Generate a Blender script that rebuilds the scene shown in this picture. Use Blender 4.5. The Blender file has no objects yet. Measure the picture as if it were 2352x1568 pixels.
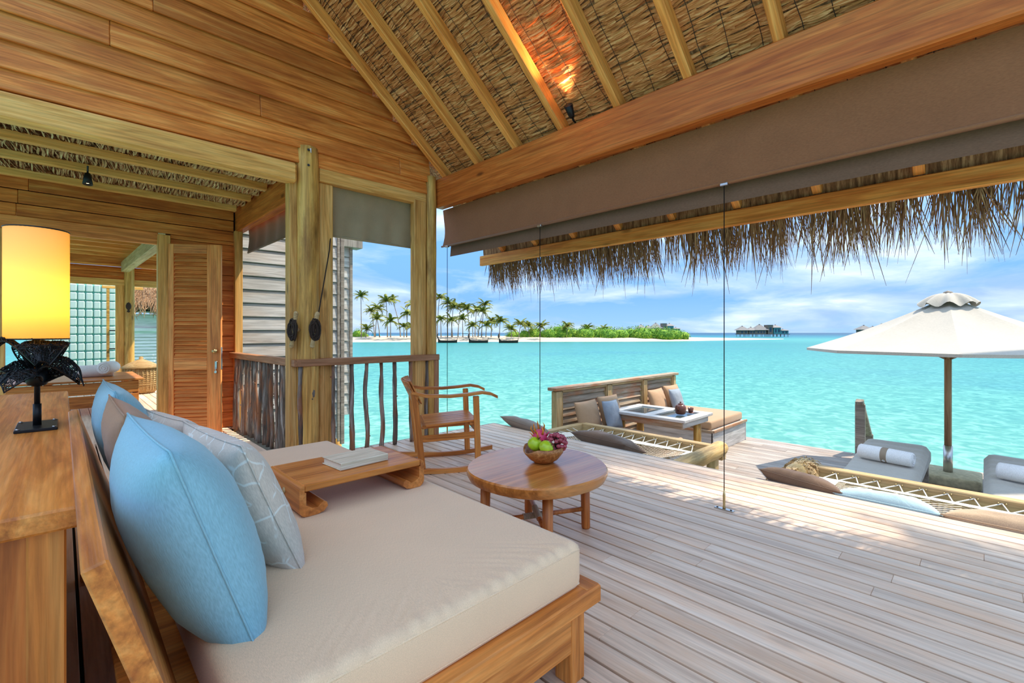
import bpy, bmesh, math, random
from mathutils import Vector as V, Matrix as M, noise as NZ

R = random.Random(11)
scene = bpy.context.scene
COL = scene.collection
PI = math.pi
rad = math.radians

# ------------------------------------------------------------------ camera
YAW = 45.746
cam_d = bpy.data.cameras.new('camera')
cam = bpy.data.objects.new('camera', cam_d)
COL.objects.link(cam)
cam.location = (0, 0, 1.2)
cam.rotation_euler = (PI / 2, 0, rad(YAW - 90))
cam_d.sensor_width = 36
cam_d.lens = 36 * 1061 / 2352
cam_d.shift_y = -20 / 2352
cam_d.clip_start = .05
cam_d.clip_end = 30000
scene.camera = cam

# ------------------------------------------------------------------ exposure
vs = scene.view_settings
vs.view_transform = 'Standard'
vs.look = 'None'
vs.gamma = 1
vs.use_curve_mapping = False
vs.exposure = 1.72
scene.cycles.max_bounces = 10
scene.cycles.diffuse_bounces = 6
scene.cycles.glossy_bounces = 3
scene.cycles.transmission_bounces = 6
scene.cycles.transparent_max_bounces = 8
scene.cycles.sample_clamp_indirect = 6
scene.cycles.caustics_reflective = False
scene.cycles.caustics_refractive = False


# ------------------------------------------------------------------ node helpers
def N(nt, t, **kw):
    n = nt.nodes.new(t)
    for k, v in kw.items():
        if k.startswith('i_'):
            n.inputs[int(k[2:])].default_value = v
        else:
            setattr(n, k, v)
    return n


def L(nt, a, ao, b, bi):
    nt.links.new(a.outputs[ao], b.inputs[bi])


def ramp(nt, stops, interp='LINEAR'):
    n = nt.nodes.new('ShaderNodeValToRGB')
    cr = n.color_ramp
    cr.interpolation = interp
    while len(cr.elements) < len(stops):
        cr.elements.new(.5)
    for e, (p, c) in zip(cr.elements, stops):
        e.position = p
        e.color = (c[0], c[1], c[2], 1) if len(c) == 3 else c
    return n


def math_n(nt, op, a=None, b=None, clamp=False):
    n = nt.nodes.new('ShaderNodeMath')
    n.operation = op
    n.use_clamp = clamp
    for i, v in enumerate((a, b)):
        if v is None:
            continue
        if isinstance(v, (int, float)):
            n.inputs[i].default_value = v
        else:
            nt.links.new(v, n.inputs[i])
    return n.outputs[0]


def mixc(nt, fac, a, b, mode='MIX'):
    n = nt.nodes.new('ShaderNodeMix')
    n.data_type = 'RGBA'
    n.blend_type = mode
    for sock, v in ((n.inputs[0], fac), (n.inputs[6], a), (n.inputs[7], b)):
        if isinstance(v, (int, float)):
            sock.default_value = v
        elif isinstance(v, tuple):
            sock.default_value = (v[0], v[1], v[2], 1)
        else:
            nt.links.new(v, sock)
    return n.outputs[2]


def srgb(r, g, b):
    f = lambda c: (c / 255 / 12.92) if c / 255 <= .04045 else ((c / 255 + .055) / 1.055) ** 2.4
    return (f(r), f(g), f(b))


# ------------------------------------------------------------------ sky
world = bpy.data.worlds.new('sky')
scene.world = world
world.use_nodes = True
nt = world.node_tree
nt.nodes.clear()
out = N(nt, 'ShaderNodeOutputWorld')
bg = N(nt, 'ShaderNodeBackground')
tc = N(nt, 'ShaderNodeTexCoord')
sep = N(nt, 'ShaderNodeSeparateXYZ')
L(nt, tc, 'Generated', sep, 0)
zc = math_n(nt, 'MAXIMUM', sep.outputs[2], 0.0)
grad = ramp(nt, [(0, srgb(142, 182, 216)), (.07, srgb(112, 160, 214)), (.22, srgb(104, 154, 216)), (.6, srgb(150, 184, 222)), (1, srgb(170, 196, 224))])
nt.links.new(zc, grad.inputs[0])
den = math_n(nt, 'ADD', zc, .22)
comb = N(nt, 'ShaderNodeCombineXYZ')
nt.links.new(math_n(nt, 'DIVIDE', sep.outputs[0], den), comb.inputs[0])
nt.links.new(math_n(nt, 'DIVIDE', sep.outputs[1], den), comb.inputs[1])
nt.links.new(math_n(nt, 'MULTIPLY', zc, 9.0), comb.inputs[2])
n1 = N(nt, 'ShaderNodeTexNoise')
n1.inputs['Scale'].default_value = .85
n1.inputs['Detail'].default_value = 9
n1.inputs['Roughness'].default_value = .58
n1.inputs['Distortion'].default_value = .35
L(nt, comb, 0, n1, 'Vector')
cl = ramp(nt, [(.40, (0, 0, 0)), (.52, (.6, .6, .6)), (.64, (1, 1, 1))])
L(nt, n1, 'Fac', cl, 0)
n2 = N(nt, 'ShaderNodeTexNoise')
n2.inputs['Scale'].default_value = 1.7
n2.inputs['Detail'].default_value = 6
n2.inputs['Distortion'].default_value = .5
L(nt, comb, 0, n2, 'Vector')
ccol = ramp(nt, [(.36, srgb(150, 174, 206)), (.54, srgb(188, 204, 224)), (.7, srgb(232, 238, 246))])
L(nt, n2, 'Fac', ccol, 0)
cfac = math_n(nt, 'MULTIPLY', cl.outputs[0], .85)
skycol = mixc(nt, cfac, grad.outputs[0], ccol.outputs[0])
nt.links.new(skycol, bg.inputs[0])
# standard overcast-style luminance: the zenith is about twice the horizon
nt.links.new(math_n(nt, 'MULTIPLY', math_n(nt, 'ADD', math_n(nt, 'MULTIPLY', zc, 1.2), 1.0), .47), bg.inputs[1])
L(nt, bg, 0, out, 0)

# ------------------------------------------------------------------ sun: high, from the sea on the right
SUN = V((1.0, -.56, 2.1)).normalized()
sun_d = bpy.data.lights.new('sun', 'SUN')
sun_d.energy = 2.1
sun_d.angle = rad(.8)
sun_d.color = (1, .9, .74)
sun = bpy.data.objects.new('sun', sun_d)
COL.objects.link(sun)
sun.location = (12, -8, 20)
sun.rotation_euler = SUN.to_track_quat('Z', 'Y').to_euler()


# ------------------------------------------------------------------ mesh helpers
class MB:
    def __init__(s):
        s.v = []
        s.f = []

    def add(s, vs_, fs, m=None):
        o = len(s.v)
        s.v += [tuple(m @ V(p)) for p in vs_] if m is not None else [tuple(p) for p in vs_]
        s.f += [tuple(i + o for i in f) for f in fs]
        return s

    def box(s, c, d, ch=0.0, m=None):
        hx, hy, hz = d[0] / 2, d[1] / 2, d[2] / 2
        T = M.Translation(V(c))
        if m is not None:
            T = m @ T
        if ch <= 0:
            vs_ = [(x, y, z) for x in (-hx, hx) for y in (-hy, hy) for z in (-hz, hz)]
            fs = [(0, 1, 3, 2), (4, 6, 7, 5), (0, 4, 5, 1), (2, 3, 7, 6), (0, 2, 6, 4), (1, 5, 7, 3)]
            return s.add(vs_, fs, T)
        ch = min(ch, hx * .9, hy * .9, hz * .9)
        idx = {}
        vs_ = []
        S = (-1, 1)
        for a in S:
            for b in S:
                for c_ in S:
                    for k in range(3):
                        idx[(a, b, c_, k)] = len(vs_)
                        vs_.append((a * (hx - (0 if k == 0 else ch)), b * (hy - (0 if k == 1 else ch)), c_ * (hz - (0 if k == 2 else ch))))
        fs = []
        for a in S:
            q = [idx[(a, b, c_, 0)] for b, c_ in ((-1, -1), (1, -1), (1, 1), (-1, 1))]
            fs.append(q if a > 0 else q[::-1])
            q = [idx[(b, a, c_, 1)] for b, c_ in ((-1, -1), (1, -1), (1, 1), (-1, 1))]
            fs.append(q[::-1] if a > 0 else q)
            q = [idx[(b, c_, a, 2)] for b, c_ in ((-1, -1), (1, -1), (1, 1), (-1, 1))]
            fs.append(q if a > 0 else q[::-1])
            for b in S:
                q = [idx[(a, b, -1, 0)], idx[(a, b, -1, 1)], idx[(a, b, 1, 1)], idx[(a, b, 1, 0)]]
                fs.append(q if a * b > 0 else q[::-1])
                q = [idx[(-1, a, b, 1)], idx[(-1, a, b, 2)], idx[(1, a, b, 2)], idx[(1, a, b, 1)]]
                fs.append(q if a * b > 0 else q[::-1])
                q = [idx[(a, -1, b, 2)], idx[(a, -1, b, 0)], idx[(a, 1, b, 0)], idx[(a, 1, b, 2)]]
                fs.append(q if a * b > 0 else q[::-1])
                for c_ in S:
                    q = [idx[(a, b, c_, 0)], idx[(a, b, c_, 1)], idx[(a, b, c_, 2)]]
                    fs.append(q if a * b * c_ > 0 else q[::-1])
        return s.add(vs_, fs, T)

    def tube(s, pts, r, seg=8, cap=True, m=None, flat=1.0):
        pts = [V(p) for p in pts]
        n = len(pts)
        rr = r if isinstance(r, (list, tuple)) else [r] * n
        vs_, fs = [], []
        t0 = (pts[1] - pts[0]).normalized()
        up = V((0, 0, 1)) if abs(t0.z) < .9 else V((1, 0, 0))
        u = t0.cross(up).normalized()
        for i in range(n):
            t = (pts[min(i + 1, n - 1)] - pts[max(i - 1, 0)]).normalized()
            u = (u - t * u.dot(t)).normalized()
            w = t.cross(u)
            for k in range(seg):
                a = 2 * PI * k / seg
                vs_.append(pts[i] + u * (math.cos(a) * rr[i]) + w * (math.sin(a) * rr[i] * flat))
        for i in range(n - 1):
            for k in range(seg):
                k2 = (k + 1) % seg
                fs.append((i * seg + k, i * seg + k2, (i + 1) * seg + k2, (i + 1) * seg + k))
        if cap:
            fs.append(tuple(range(seg))[::-1])
            fs.append(tuple((n - 1) * seg + k for k in range(seg)))
        return s.add(vs_, fs, m)

    def lathe(s, prof, seg=24, m=None, wob=None):
        vs_, fs = [], []
        n = len(prof)
        for i, (r, z) in enumerate(prof):
            for k in range(seg):
                a = 2 * PI * k / seg
                q = r * (wob(a, z) if wob else 1)
                vs_.append((q * math.cos(a), q * math.sin(a), z))
        for i in range(n - 1):
            for k in range(seg):
                k2 = (k + 1) % seg
                fs.append((i * seg + k, i * seg + k2, (i + 1) * seg + k2, (i + 1) * seg + k))
        if prof[0][0] > 1e-5:
            fs.append(tuple(range(seg))[::-1])
        if prof[-1][0] > 1e-5:
            fs.append(tuple((n - 1) * seg + k for k in range(seg)))
        return s.add(vs_, fs, m)

    def grid(s, fn, nu, nv, m=None):
        vs_ = [fn(i / nu, j / nv) for i in range(nu + 1) for j in range(nv + 1)]
        fs = [(i * (nv + 1) + j, (i + 1) * (nv + 1) + j, (i + 1) * (nv + 1) + j + 1, i * (nv + 1) + j + 1) for i in range(nu) for j in range(nv)]
        return s.add(vs_, fs, m)

    def prism(s, poly, d0, d1, m=None):          # polygon in local xz, extruded along y
        n = len(poly)
        vs_ = [(x, d0, z) for x, z in poly] + [(x, d1, z) for x, z in poly]
        fs = [(i, (i + 1) % n, (i + 1) % n + n, i + n) for i in range(n)]
        fs += [tuple(range(n))[::-1], tuple(range(n, 2 * n))]
        return s.add(vs_, fs, m)

    def build(s, name, mt, parent=None, smooth=False, fix=True, loc=None, kind=None):
        me = bpy.data.meshes.new(name)
        me.from_pydata(s.v, [], s.f)
        if fix:
            b = bmesh.new()
            b.from_mesh(me)
            bmesh.ops.recalc_face_normals(b, faces=b.faces)
            b.to_mesh(me)
            b.free()
        if smooth:
            me.polygons.foreach_set('use_smooth', [True] * len(me.polygons))
            if smooth == 'auto':
                me.set_sharp_from_angle(angle=rad(35))
        return obj(name, me, mt, parent, loc, kind)


def obj(name, me, mt, parent=None, loc=None, kind=None):
    if mt is not None and not me.materials:
        me.materials.append(mt)
    o = bpy.data.objects.new(name, me)
    COL.objects.link(o)
    o.parent = parent
    if loc is not None:
        o.location = loc
    if kind:
        o['kind'] = kind
    return o


def tag(o, label=None, cat=None, group=None, kind=None):
    for k, v in (('label', label), ('category', cat), ('group', group), ('kind', kind)):
        if v:
            o[k] = v
    return o


def thing(name, label=None, cat=None, loc=(0, 0, 0), rz=0, group=None, kind=None):
    o = bpy.data.objects.new(name, None)
    o.empty_display_size = .1
    COL.objects.link(o)
    o.location = loc
    o.rotation_euler = (0, 0, rz)
    return tag(o, label, cat, group, kind)


def struct(name, label=None):
    return thing(name, label, kind='structure')


def copy_tree(o, parent=None):
    c = o.copy()
    COL.objects.link(c)
    c.parent = parent
    for ch in list(o.children):
        copy_tree(ch, c)
    return c


BARS = {}


def bar(name, p0, p1, w, h, mt, parent=None, ch=.004, up=(0, 0, 1), kind=None):
    """straight board from p0 to p1; w is its width across, h its height along up"""
    p0, p1 = V(p0), V(p1)
    x = p1 - p0
    ln = x.length
    x.normalize()
    z = V(up)
    z = (z - x * z.dot(x)).normalized()
    y = z.cross(x)
    key = (round(ln, 3), round(w, 4), round(h, 4), ch, mt.name)
    me = BARS.get(key)
    if me is None:
        b = MB().box((0, 0, 0), (ln, w, h), ch)
        me = bpy.data.meshes.new(name)
        me.from_pydata(b.v, [], b.f)
        BARS[key] = me
    o = obj(name, me, mt, parent, kind=kind)
    c = (p0 + p1) / 2
    o.matrix_basis = M(((x.x, y.x, z.x, c.x), (x.y, y.y, z.y, c.y), (x.z, y.z, z.z, c.z), (0, 0, 0, 1)))
    return o


def rbox(name, d, r, mt, parent=None, loc=(0, 0, 0), seg=4, fn=None, sub=0):
    b = bmesh.new()
    bmesh.ops.create_cube(b, size=1)
    bmesh.ops.scale(b, vec=d, verts=b.verts)
    if sub:
        bmesh.ops.subdivide_edges(b, edges=b.edges, cuts=sub, use_grid_fill=True)
        ed = [e for e in b.edges if len(e.link_faces) == 2 and e.link_faces[0].normal.dot(e.link_faces[1].normal) < .5]
    else:
        ed = b.edges[:]
    bmesh.ops.bevel(b, geom=ed, offset=r, segments=seg, profile=.5, affect='EDGES')
    if fn:
        for v in b.verts:
            v.co = fn(v.co.copy())
    me = bpy.data.meshes.new(name)
    b.to_mesh(me)
    b.free()
    me.polygons.foreach_set('use_smooth', [True] * len(me.polygons))
    return obj(name, me, mt, parent, loc)


# ------------------------------------------------------------------ materials
def base_mat(name, rough=.6, spec=.4):
    m = bpy.data.materials.new(name)
    m.use_nodes = True
    n = m.node_tree
    b = n.nodes['Principled BSDF']
    b.inputs['Roughness'].default_value = rough
    b.inputs['Specular IOR Level'].default_value = spec
    return m, n, b


def flat(name, col, rough=.6, metal=0, spec=.4, bump=0, bs=60, var=.0):
    m, n, b = base_mat(name, rough, spec)
    b.inputs['Metallic'].default_value = metal
    b.inputs['Base Color'].default_value = (*col, 1)
    t = N(n, 'ShaderNodeTexCoord')
    nz = N(n, 'ShaderNodeTexNoise')
    nz.inputs['Scale'].default_value = bs
    nz.inputs['Detail'].default_value = 4
    L(n, t, 'Object', nz, 'Vector')
    r = ramp(n, [(.3, tuple(c * (1 - var) for c in col)), (.7, tuple(min(1, c * (1 + var)) for c in col))])
    L(n, nz, 'Fac', r, 0)
    n.links.new(r.outputs[0], b.inputs['Base Color'])
    if bump:
        bp = N(n, 'ShaderNodeBump')
        bp.inputs['Strength'].default_value = bump
        bp.inputs['Distance'].default_value = .01
        L(n, nz, 'Fac', bp, 'Height')
        L(n, bp, 0, b, 'Normal')
    return m


def wood(name, dark, mid, light, rough=.55, axis=0, fine=1.0, bump=.25, var=.16, patch=None, pamt=.5, spec=.35, ps=1.6, knots=0.0, fc=.72):
    m, n, b = base_mat(name, rough, spec)
    t = N(n, 'ShaderNodeTexCoord')
    oi = N(n, 'ShaderNodeObjectInfo')
    rnd = math_n(n, 'MULTIPLY', oi.outputs['Random'], 61.0)
    cb = N(n, 'ShaderNodeCombineXYZ')
    for k in range(3):
        n.links.new(rnd, cb.inputs[k])
    ad = N(n, 'ShaderNodeVectorMath')
    ad.operation = 'ADD'
    L(n, t, 'Object', ad, 0)
    L(n, cb, 0, ad, 1)
    mp = N(n, 'ShaderNodeMapping')
    sc = [11 * fine] * 3
    sc[axis] = .9 * fine
    mp.inputs['Scale'].default_value = sc
    L(n, ad, 0, mp, 'Vector')
    nz = N(n, 'ShaderNodeTexNoise')
    nz.inputs['Scale'].default_value = 1.6
    nz.inputs['Detail'].default_value = 7
    nz.inputs['Roughness'].default_value = .62
    nz.inputs['Distortion'].default_value = .8
    L(n, mp, 0, nz, 'Vector')
    r = ramp(n, [(.28, dark), (.5, mid), (.72, light)])
    L(n, nz, 'Fac', r, 0)
    col = r.outputs[0]
    mp2 = N(n, 'ShaderNodeMapping')
    sc2 = [90 * fine] * 3
    sc2[axis] = 3 * fine
    mp2.inputs['Scale'].default_value = sc2
    L(n, ad, 0, mp2, 'Vector')
    nf = N(n, 'ShaderNodeTexNoise')
    nf.inputs['Scale'].default_value = 1.0
    nf.inputs['Detail'].default_value = 3
    L(n, mp2, 0, nf, 'Vector')
    fr = ramp(n, [(.3, (fc, fc, fc)), (.65, (1.06, 1.06, 1.06))])
    L(n, nf, 'Fac', fr, 0)
    col = mixc(n, 1.0, col, fr.outputs[0], 'MULTIPLY')
    if patch:
        mp3 = N(n, 'ShaderNodeMapping')
        sc3 = [ps * 2.2] * 3
        sc3[axis] = ps * .6
        mp3.inputs['Scale'].default_value = sc3
        L(n, ad, 0, mp3, 'Vector')
        n3 = N(n, 'ShaderNodeTexNoise')
        n3.inputs['Scale'].default_value = 1.0
        n3.inputs['Detail'].default_value = 5
        n3.inputs['Roughness'].default_value = .65
        L(n, mp3, 0, n3, 'Vector')
        pr = ramp(n, [(.48, (0, 0, 0)), (.66, (pamt, pamt, pamt))])
        L(n, n3, 'Fac', pr, 0)
        col = mixc(n, pr.outputs[0], col, patch)
    if knots:
        vo = N(n, 'ShaderNodeTexVoronoi')
        mk = N(n, 'ShaderNodeMapping')
        sk = [5.0] * 3
        sk[axis] = 1.7
        mk.inputs['Scale'].default_value = sk
        L(n, ad, 0, mk, 'Vector')
        L(n, mk, 0, vo, 'Vector')
        vo.inputs['Scale'].default_value = 1.0
        kr = ramp(n, [(.05, (knots, knots, knots)), (.13, (0, 0, 0))])
        L(n, vo, 'Distance', kr, 0)
        col = mixc(n, kr.outputs[0], col, tuple(c * .3 for c in dark))
    hs = N(n, 'ShaderNodeHueSaturation')
    n.links.new(col, hs.inputs['Color'])
    rv = N(n, 'ShaderNodeMapRange')
    rv.inputs[3].default_value = 1 - var
    rv.inputs[4].default_value = 1 + var
    L(n, oi, 'Random', rv, 0)
    L(n, rv, 0, hs, 'Value')
    L(n, hs, 0, b, 'Base Color')
    if bump:
        bp = N(n, 'ShaderNodeBump')
        bp.inputs['Strength'].default_value = bump
        bp.inputs['Distance'].default_value = .004
        n.links.new(math_n(n, 'ADD', nz.outputs['Fac'], nf.outputs['Fac']), bp.inputs['Height'])
        L(n, bp, 0, b, 'Normal')
    return m


def fabric(name, col, rough=.85, weave=700, bump=.12, var=.06, wrinkle=0.0, ws=8, sheen=.2):
    m, n, b = base_mat(name, rough, .2)
    t = N(n, 'ShaderNodeTexCoord')
    lo = N(n, 'ShaderNodeTexNoise')
    lo.inputs['Scale'].default_value = 5
    lo.inputs['Detail'].default_value = 5
    L(n, t, 'Object', lo, 'Vector')
    r = ramp(n, [(.3, tuple(c * (1 - var) for c in col)), (.7, tuple(min(1, c * (1 + var)) for c in col))])
    L(n, lo, 'Fac', r, 0)
    mpw = N(n, 'ShaderNodeMapping')
    mpw.inputs['Scale'].default_value = (weave, weave * .12, weave * .5)
    L(n, t, 'Object', mpw, 'Vector')
    hi = N(n, 'ShaderNodeTexNoise')
    hi.inputs['Scale'].default_value = 1
    hi.inputs['Detail'].default_value = 2
    L(n, mpw, 0, hi, 'Vector')
    hr = ramp(n, [(.3, (.86, .86, .86)), (.7, (1.08, 1.08, 1.08))])
    L(n, hi, 'Fac', hr, 0)
    n.links.new(mixc(n, 1.0, r.outputs[0], hr.outputs[0], 'MULTIPLY'), b.inputs['Base Color'])
    b.inputs['Sheen Weight'].default_value = sheen
    h = math_n(n, 'MULTIPLY', hi.outputs['Fac'], .12)
    if wrinkle:
        w = N(n, 'ShaderNodeTexNoise')
        w.inputs['Scale'].default_value = ws
        w.inputs['Detail'].default_value = 3
        w.inputs['Distortion'].default_value = 1.2
        L(n, t, 'Object', w, 'Vector')
        h = math_n(n, 'ADD', h, math_n(n, 'MULTIPLY', w.outputs['Fac'], wrinkle))
    bp = N(n, 'ShaderNodeBump')
    bp.inputs['Strength'].default_value = bump * 3
    bp.inputs['Distance'].default_value = .01
    n.links.new(h, bp.inputs['Height'])
    L(n, bp, 0, b, 'Normal')
    return m


S_ = srgb
W = {}
W['siding'] = wood('cedar siding', S_(176, 88, 34), S_(228, 136, 60), S_(248, 174, 92), .5, var=.17, patch=S_(156, 74, 28), pamt=.5)
W['olive'] = wood('treated pine beam', S_(196, 132, 62), S_(232, 172, 92), S_(246, 198, 122), .55, var=.08)
W['olivez'] = wood('treated pine post', S_(168, 112, 52), S_(214, 160, 88), S_(236, 190, 120), .55, axis=2, var=.08, knots=.7)
W['logz'] = wood('peeled log', S_(160, 110, 46), S_(212, 160, 80), S_(236, 194, 112), .5, axis=2, var=.05, patch=S_(122, 76, 32), pamt=.7, ps=2.2, knots=.7)
W['orange'] = wood('orange pine beam', S_(176, 84, 30), S_(210, 112, 46), S_(230, 140, 66), .45, var=.06, knots=.8)
W['rafter'] = wood('pine rafter', S_(204, 114, 48), S_(238, 156, 76), S_(250, 186, 106), .5, var=.1, knots=.6)
W['deck'] = wood('weathered deck board', S_(192, 164, 142), S_(223, 197, 172), S_(235, 214, 193), .5, var=.12, patch=S_(230, 184, 144), pamt=.6, bump=.15, knots=.2, fc=.86)
W['deck2'] = wood('sun bleached deck board', S_(126, 114, 106), S_(162, 150, 140), S_(192, 180, 170), .65, var=.18, patch=S_(128, 102, 82), pamt=.5, bump=.3, fc=.8)
W['teak'] = wood('oiled teak', S_(152, 80, 32), S_(206, 126, 56), S_(230, 158, 84), .38, var=.06)
W['teaky'] = wood('oiled teak lengthwise', S_(150, 80, 34), S_(204, 124, 58), S_(228, 156, 86), .4, axis=1, var=.05, fine=.8)
W['teakz'] = wood('oiled teak upright', S_(138, 68, 26), S_(188, 104, 44), S_(216, 138, 68), .42, axis=2, var=.06, patch=S_(88, 46, 20), pamt=.5)
W['door'] = wood('door cedar', S_(186, 98, 42), S_(230, 142, 70), S_(246, 172, 98), .5, var=.16)
W['rail'] = wood('brown handrail', S_(136, 88, 56), S_(172, 118, 80), S_(196, 144, 106), .5, var=.06)
W['grey'] = wood('silver grey plank', S_(160, 154, 148), S_(196, 192, 188), S_(216, 212, 208), .7, var=.06, patch=S_(180, 152, 126), pamt=.35)
W['greyz'] = wood('silver grey post', S_(118, 106, 96), S_(150, 138, 126), S_(178, 166, 152), .7, axis=2, var=.08)
W['louvre'] = wood('bleached louvre', S_(132, 108, 84), S_(170, 148, 122), S_(196, 178, 156), .65, var=.1, patch=S_(178, 104, 52), pamt=.8, ps=2.6)
W['palepine'] = wood('pale pine', S_(164, 128, 80), S_(198, 164, 114), S_(218, 190, 144), .6, var=.06)
W['log'] = wood('pale log', S_(160, 118, 62), S_(204, 166, 104), S_(226, 196, 142), .6, axis=0, var=.05, patch=S_(120, 104, 72), pamt=.6, ps=3)
W['pole'] = wood('umbrella pole wood', S_(120, 84, 56), S_(160, 118, 84), S_(186, 148, 112), .5, axis=2, var=.03)
W['dark'] = flat('dark void shade', S_(48, 34, 24), .8)  # near-black colour standing in for the shade below the boards
W['bark'] = wood('driftwood bark', S_(58, 46, 38), S_(118, 104, 92), S_(196, 186, 174), .85, axis=2, fine=1.4, bump=.8, var=.25, patch=S_(168, 104, 62), pamt=.8, ps=3.5)


def thatch_mat(name, dark, mid, light, sc):
    m, n, b = base_mat(name, .75, .3)
    t = N(n, 'ShaderNodeTexCoord')
    mp = N(n, 'ShaderNodeMapping')
    mp.inputs['Scale'].default_value = sc
    L(n, t, 'Object', mp, 'Vector')
    nz = N(n, 'ShaderNodeTexNoise')
    nz.inputs['Scale'].default_value = 1
    nz.inputs['Detail'].default_value = 5
    nz.inputs['Roughness'].default_value = .7
    L(n, mp, 0, nz, 'Vector')
    r = ramp(n, [(.3, dark), (.5, mid), (.68, light)])
    L(n, nz, 'Fac', r, 0)
    L(n, r, 0, b, 'Base Color')
    return m


W['thatch'] = thatch_mat('palm thatch', S_(120, 62, 28), S_(206, 130, 72), S_(246, 192, 132), (70, 3, 70))
W['thatchx'] = thatch_mat('corridor thatch', S_(124, 82, 46), S_(194, 150, 100), S_(238, 206, 160), (60, 4, 30))
W['fringe'] = thatch_mat('dry palm leaf', S_(86, 60, 42), S_(156, 116, 82), S_(220, 182, 138), (40, 40, 3))
W['metal'] = flat('brushed steel', (.55, .53, .5), .3, 1)
W['brass'] = flat('aged brass', (.6, .44, .2), .35, 1)
W['black'] = flat('black iron', (.02, .02, .022), .4, .6)
W['rope'] = flat('dark rope', S_(62, 48, 40), .9, bump=.4, bs=200)
W['blind'] = fabric('taupe blind canvas', S_(150, 98, 66), .9, 500, .08, .05)
W['blindg'] = fabric('grey blind canvas', S_(162, 144, 116), .9, 500, .08, .08, wrinkle=.4, ws=5)
W['blindd'] = fabric('dark blind canvas', S_(122, 90, 70), .9, 500, .08, .05)

# ------------------------------------------------------------------ upper deck
floor = struct('floor', 'weathered timber deck of long grey boards')
PITCH = .104
i0 = -36
for i in range(i0, 10):
    xc = 3.067 + PITCH * (i + .5)
    y_end = 6.7 if xc < 1.5 else 4.56
    y = -1.3 - R.uniform(0, 1.2)
    first = True
    while y < y_end - .05:
        y2 = y + R.uniform(1.7, 3.6)
        if y_end - y2 < .7:
            y2 = y_end
        bar('deck_board', (xc, y + .0006, -.015 - R.uniform(0, .0012)), (xc, y2 - .0006, -.015), PITCH - .012, .03, W['deck'], floor, .002)
        y = y2
MB().box((1.75, 1.5, -.095), (4.7, 6.1, .05)).build('gap_shade_slab', W['dark'], floor)  # dark slab added to hide the lit sea, so board gaps look shaded
MB().box((.3, 5.6, -.095), (2.4, 2.2, .05)).build('gap_shade_slab', W['dark'], floor)
bar('edge_board', (4.13, -2.4, -.1), (4.13, 4.58, -.1), .03, .19, W['deck2'], floor)
bar('edge_board', (1.62, 4.59, -.1), (4.14, 4.59, -.1), .03, .19, W['deck2'], floor)
bar('edge_board', (1.6, 4.6, -.1), (1.6, 6.75, -.1), .03, .19, W['deck2'], floor)
for x in (1.9, 4.0):
    for y in (0, 2.2, 4.3):
        MB().tube([(x, y, -3.2), (x, y, -.12)], .09, 10).build('pile', W['logz'], floor, True)

# ------------------------------------------------------------------ lower deck
low = struct('floor_lower', 'sun bleached lower deck by the lagoon')
LZ = -.7
x = 4.2
while x < 8.85:
    y = -4 - R.uniform(0, 1)
    while y < 4.5:
        y2 = min(4.5, y + R.uniform(2, 4))
        bar('deck_board', (x + .07, y + .001, LZ - .015), (x + .07, y2 - .001, LZ - .015 - R.uniform(0, .002)), .134, .03, W['deck2'], low, .004)
        y = y2
    x += .1405
MB().box((6.5, .2, LZ - .1), (4.5, 8.4, .05)).build('gap_shade_slab', W['dark'], low)  # added dark slab, shades the gaps of the lower deck
bar('edge_board', (8.87, -4.4, LZ - .1), (8.87, 4.5, LZ - .1), .03, .2, W['deck2'], low)
for x in (5.2, 8.5):
    for y in (-2.5, 0.5, 3.5):
        MB().tube([(x, y, -3.2), (x, y, LZ - .12)], .1, 10).build('pile', W['logz'], low, True)

# ------------------------------------------------------------------ main roof: slope falls along +X
SL = .8
TH = math.atan(SL)
UX = 3.12
UZ = 2.97


def roof_z(x, off=0):
    return UZ - SL * (x - UX) + off / math.cos(TH)


XR, XE = .2, 4.06
roof = struct('ceiling', 'open pitched ceiling with pine rafters under palm thatch')
ra = (V((XE, 0, roof_z(XE))) - V((XR, 0, roof_z(XR)))).normalized()
rn = V((math.sin(TH), 0, math.cos(TH)))
RD = .105
for i in range(10):
    y = 4.312 - .572 * i
    o = rn * (RD / 2)
    p0 = V((XR, y, roof_z(XR))) + o
    p1 = V((XE - .02, y, roof_z(XE - .02))) + o
    bar('rafter', p0, p1, .062, RD, W['rafter'], roof, .006, up=rn)
NB = 9


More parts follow.
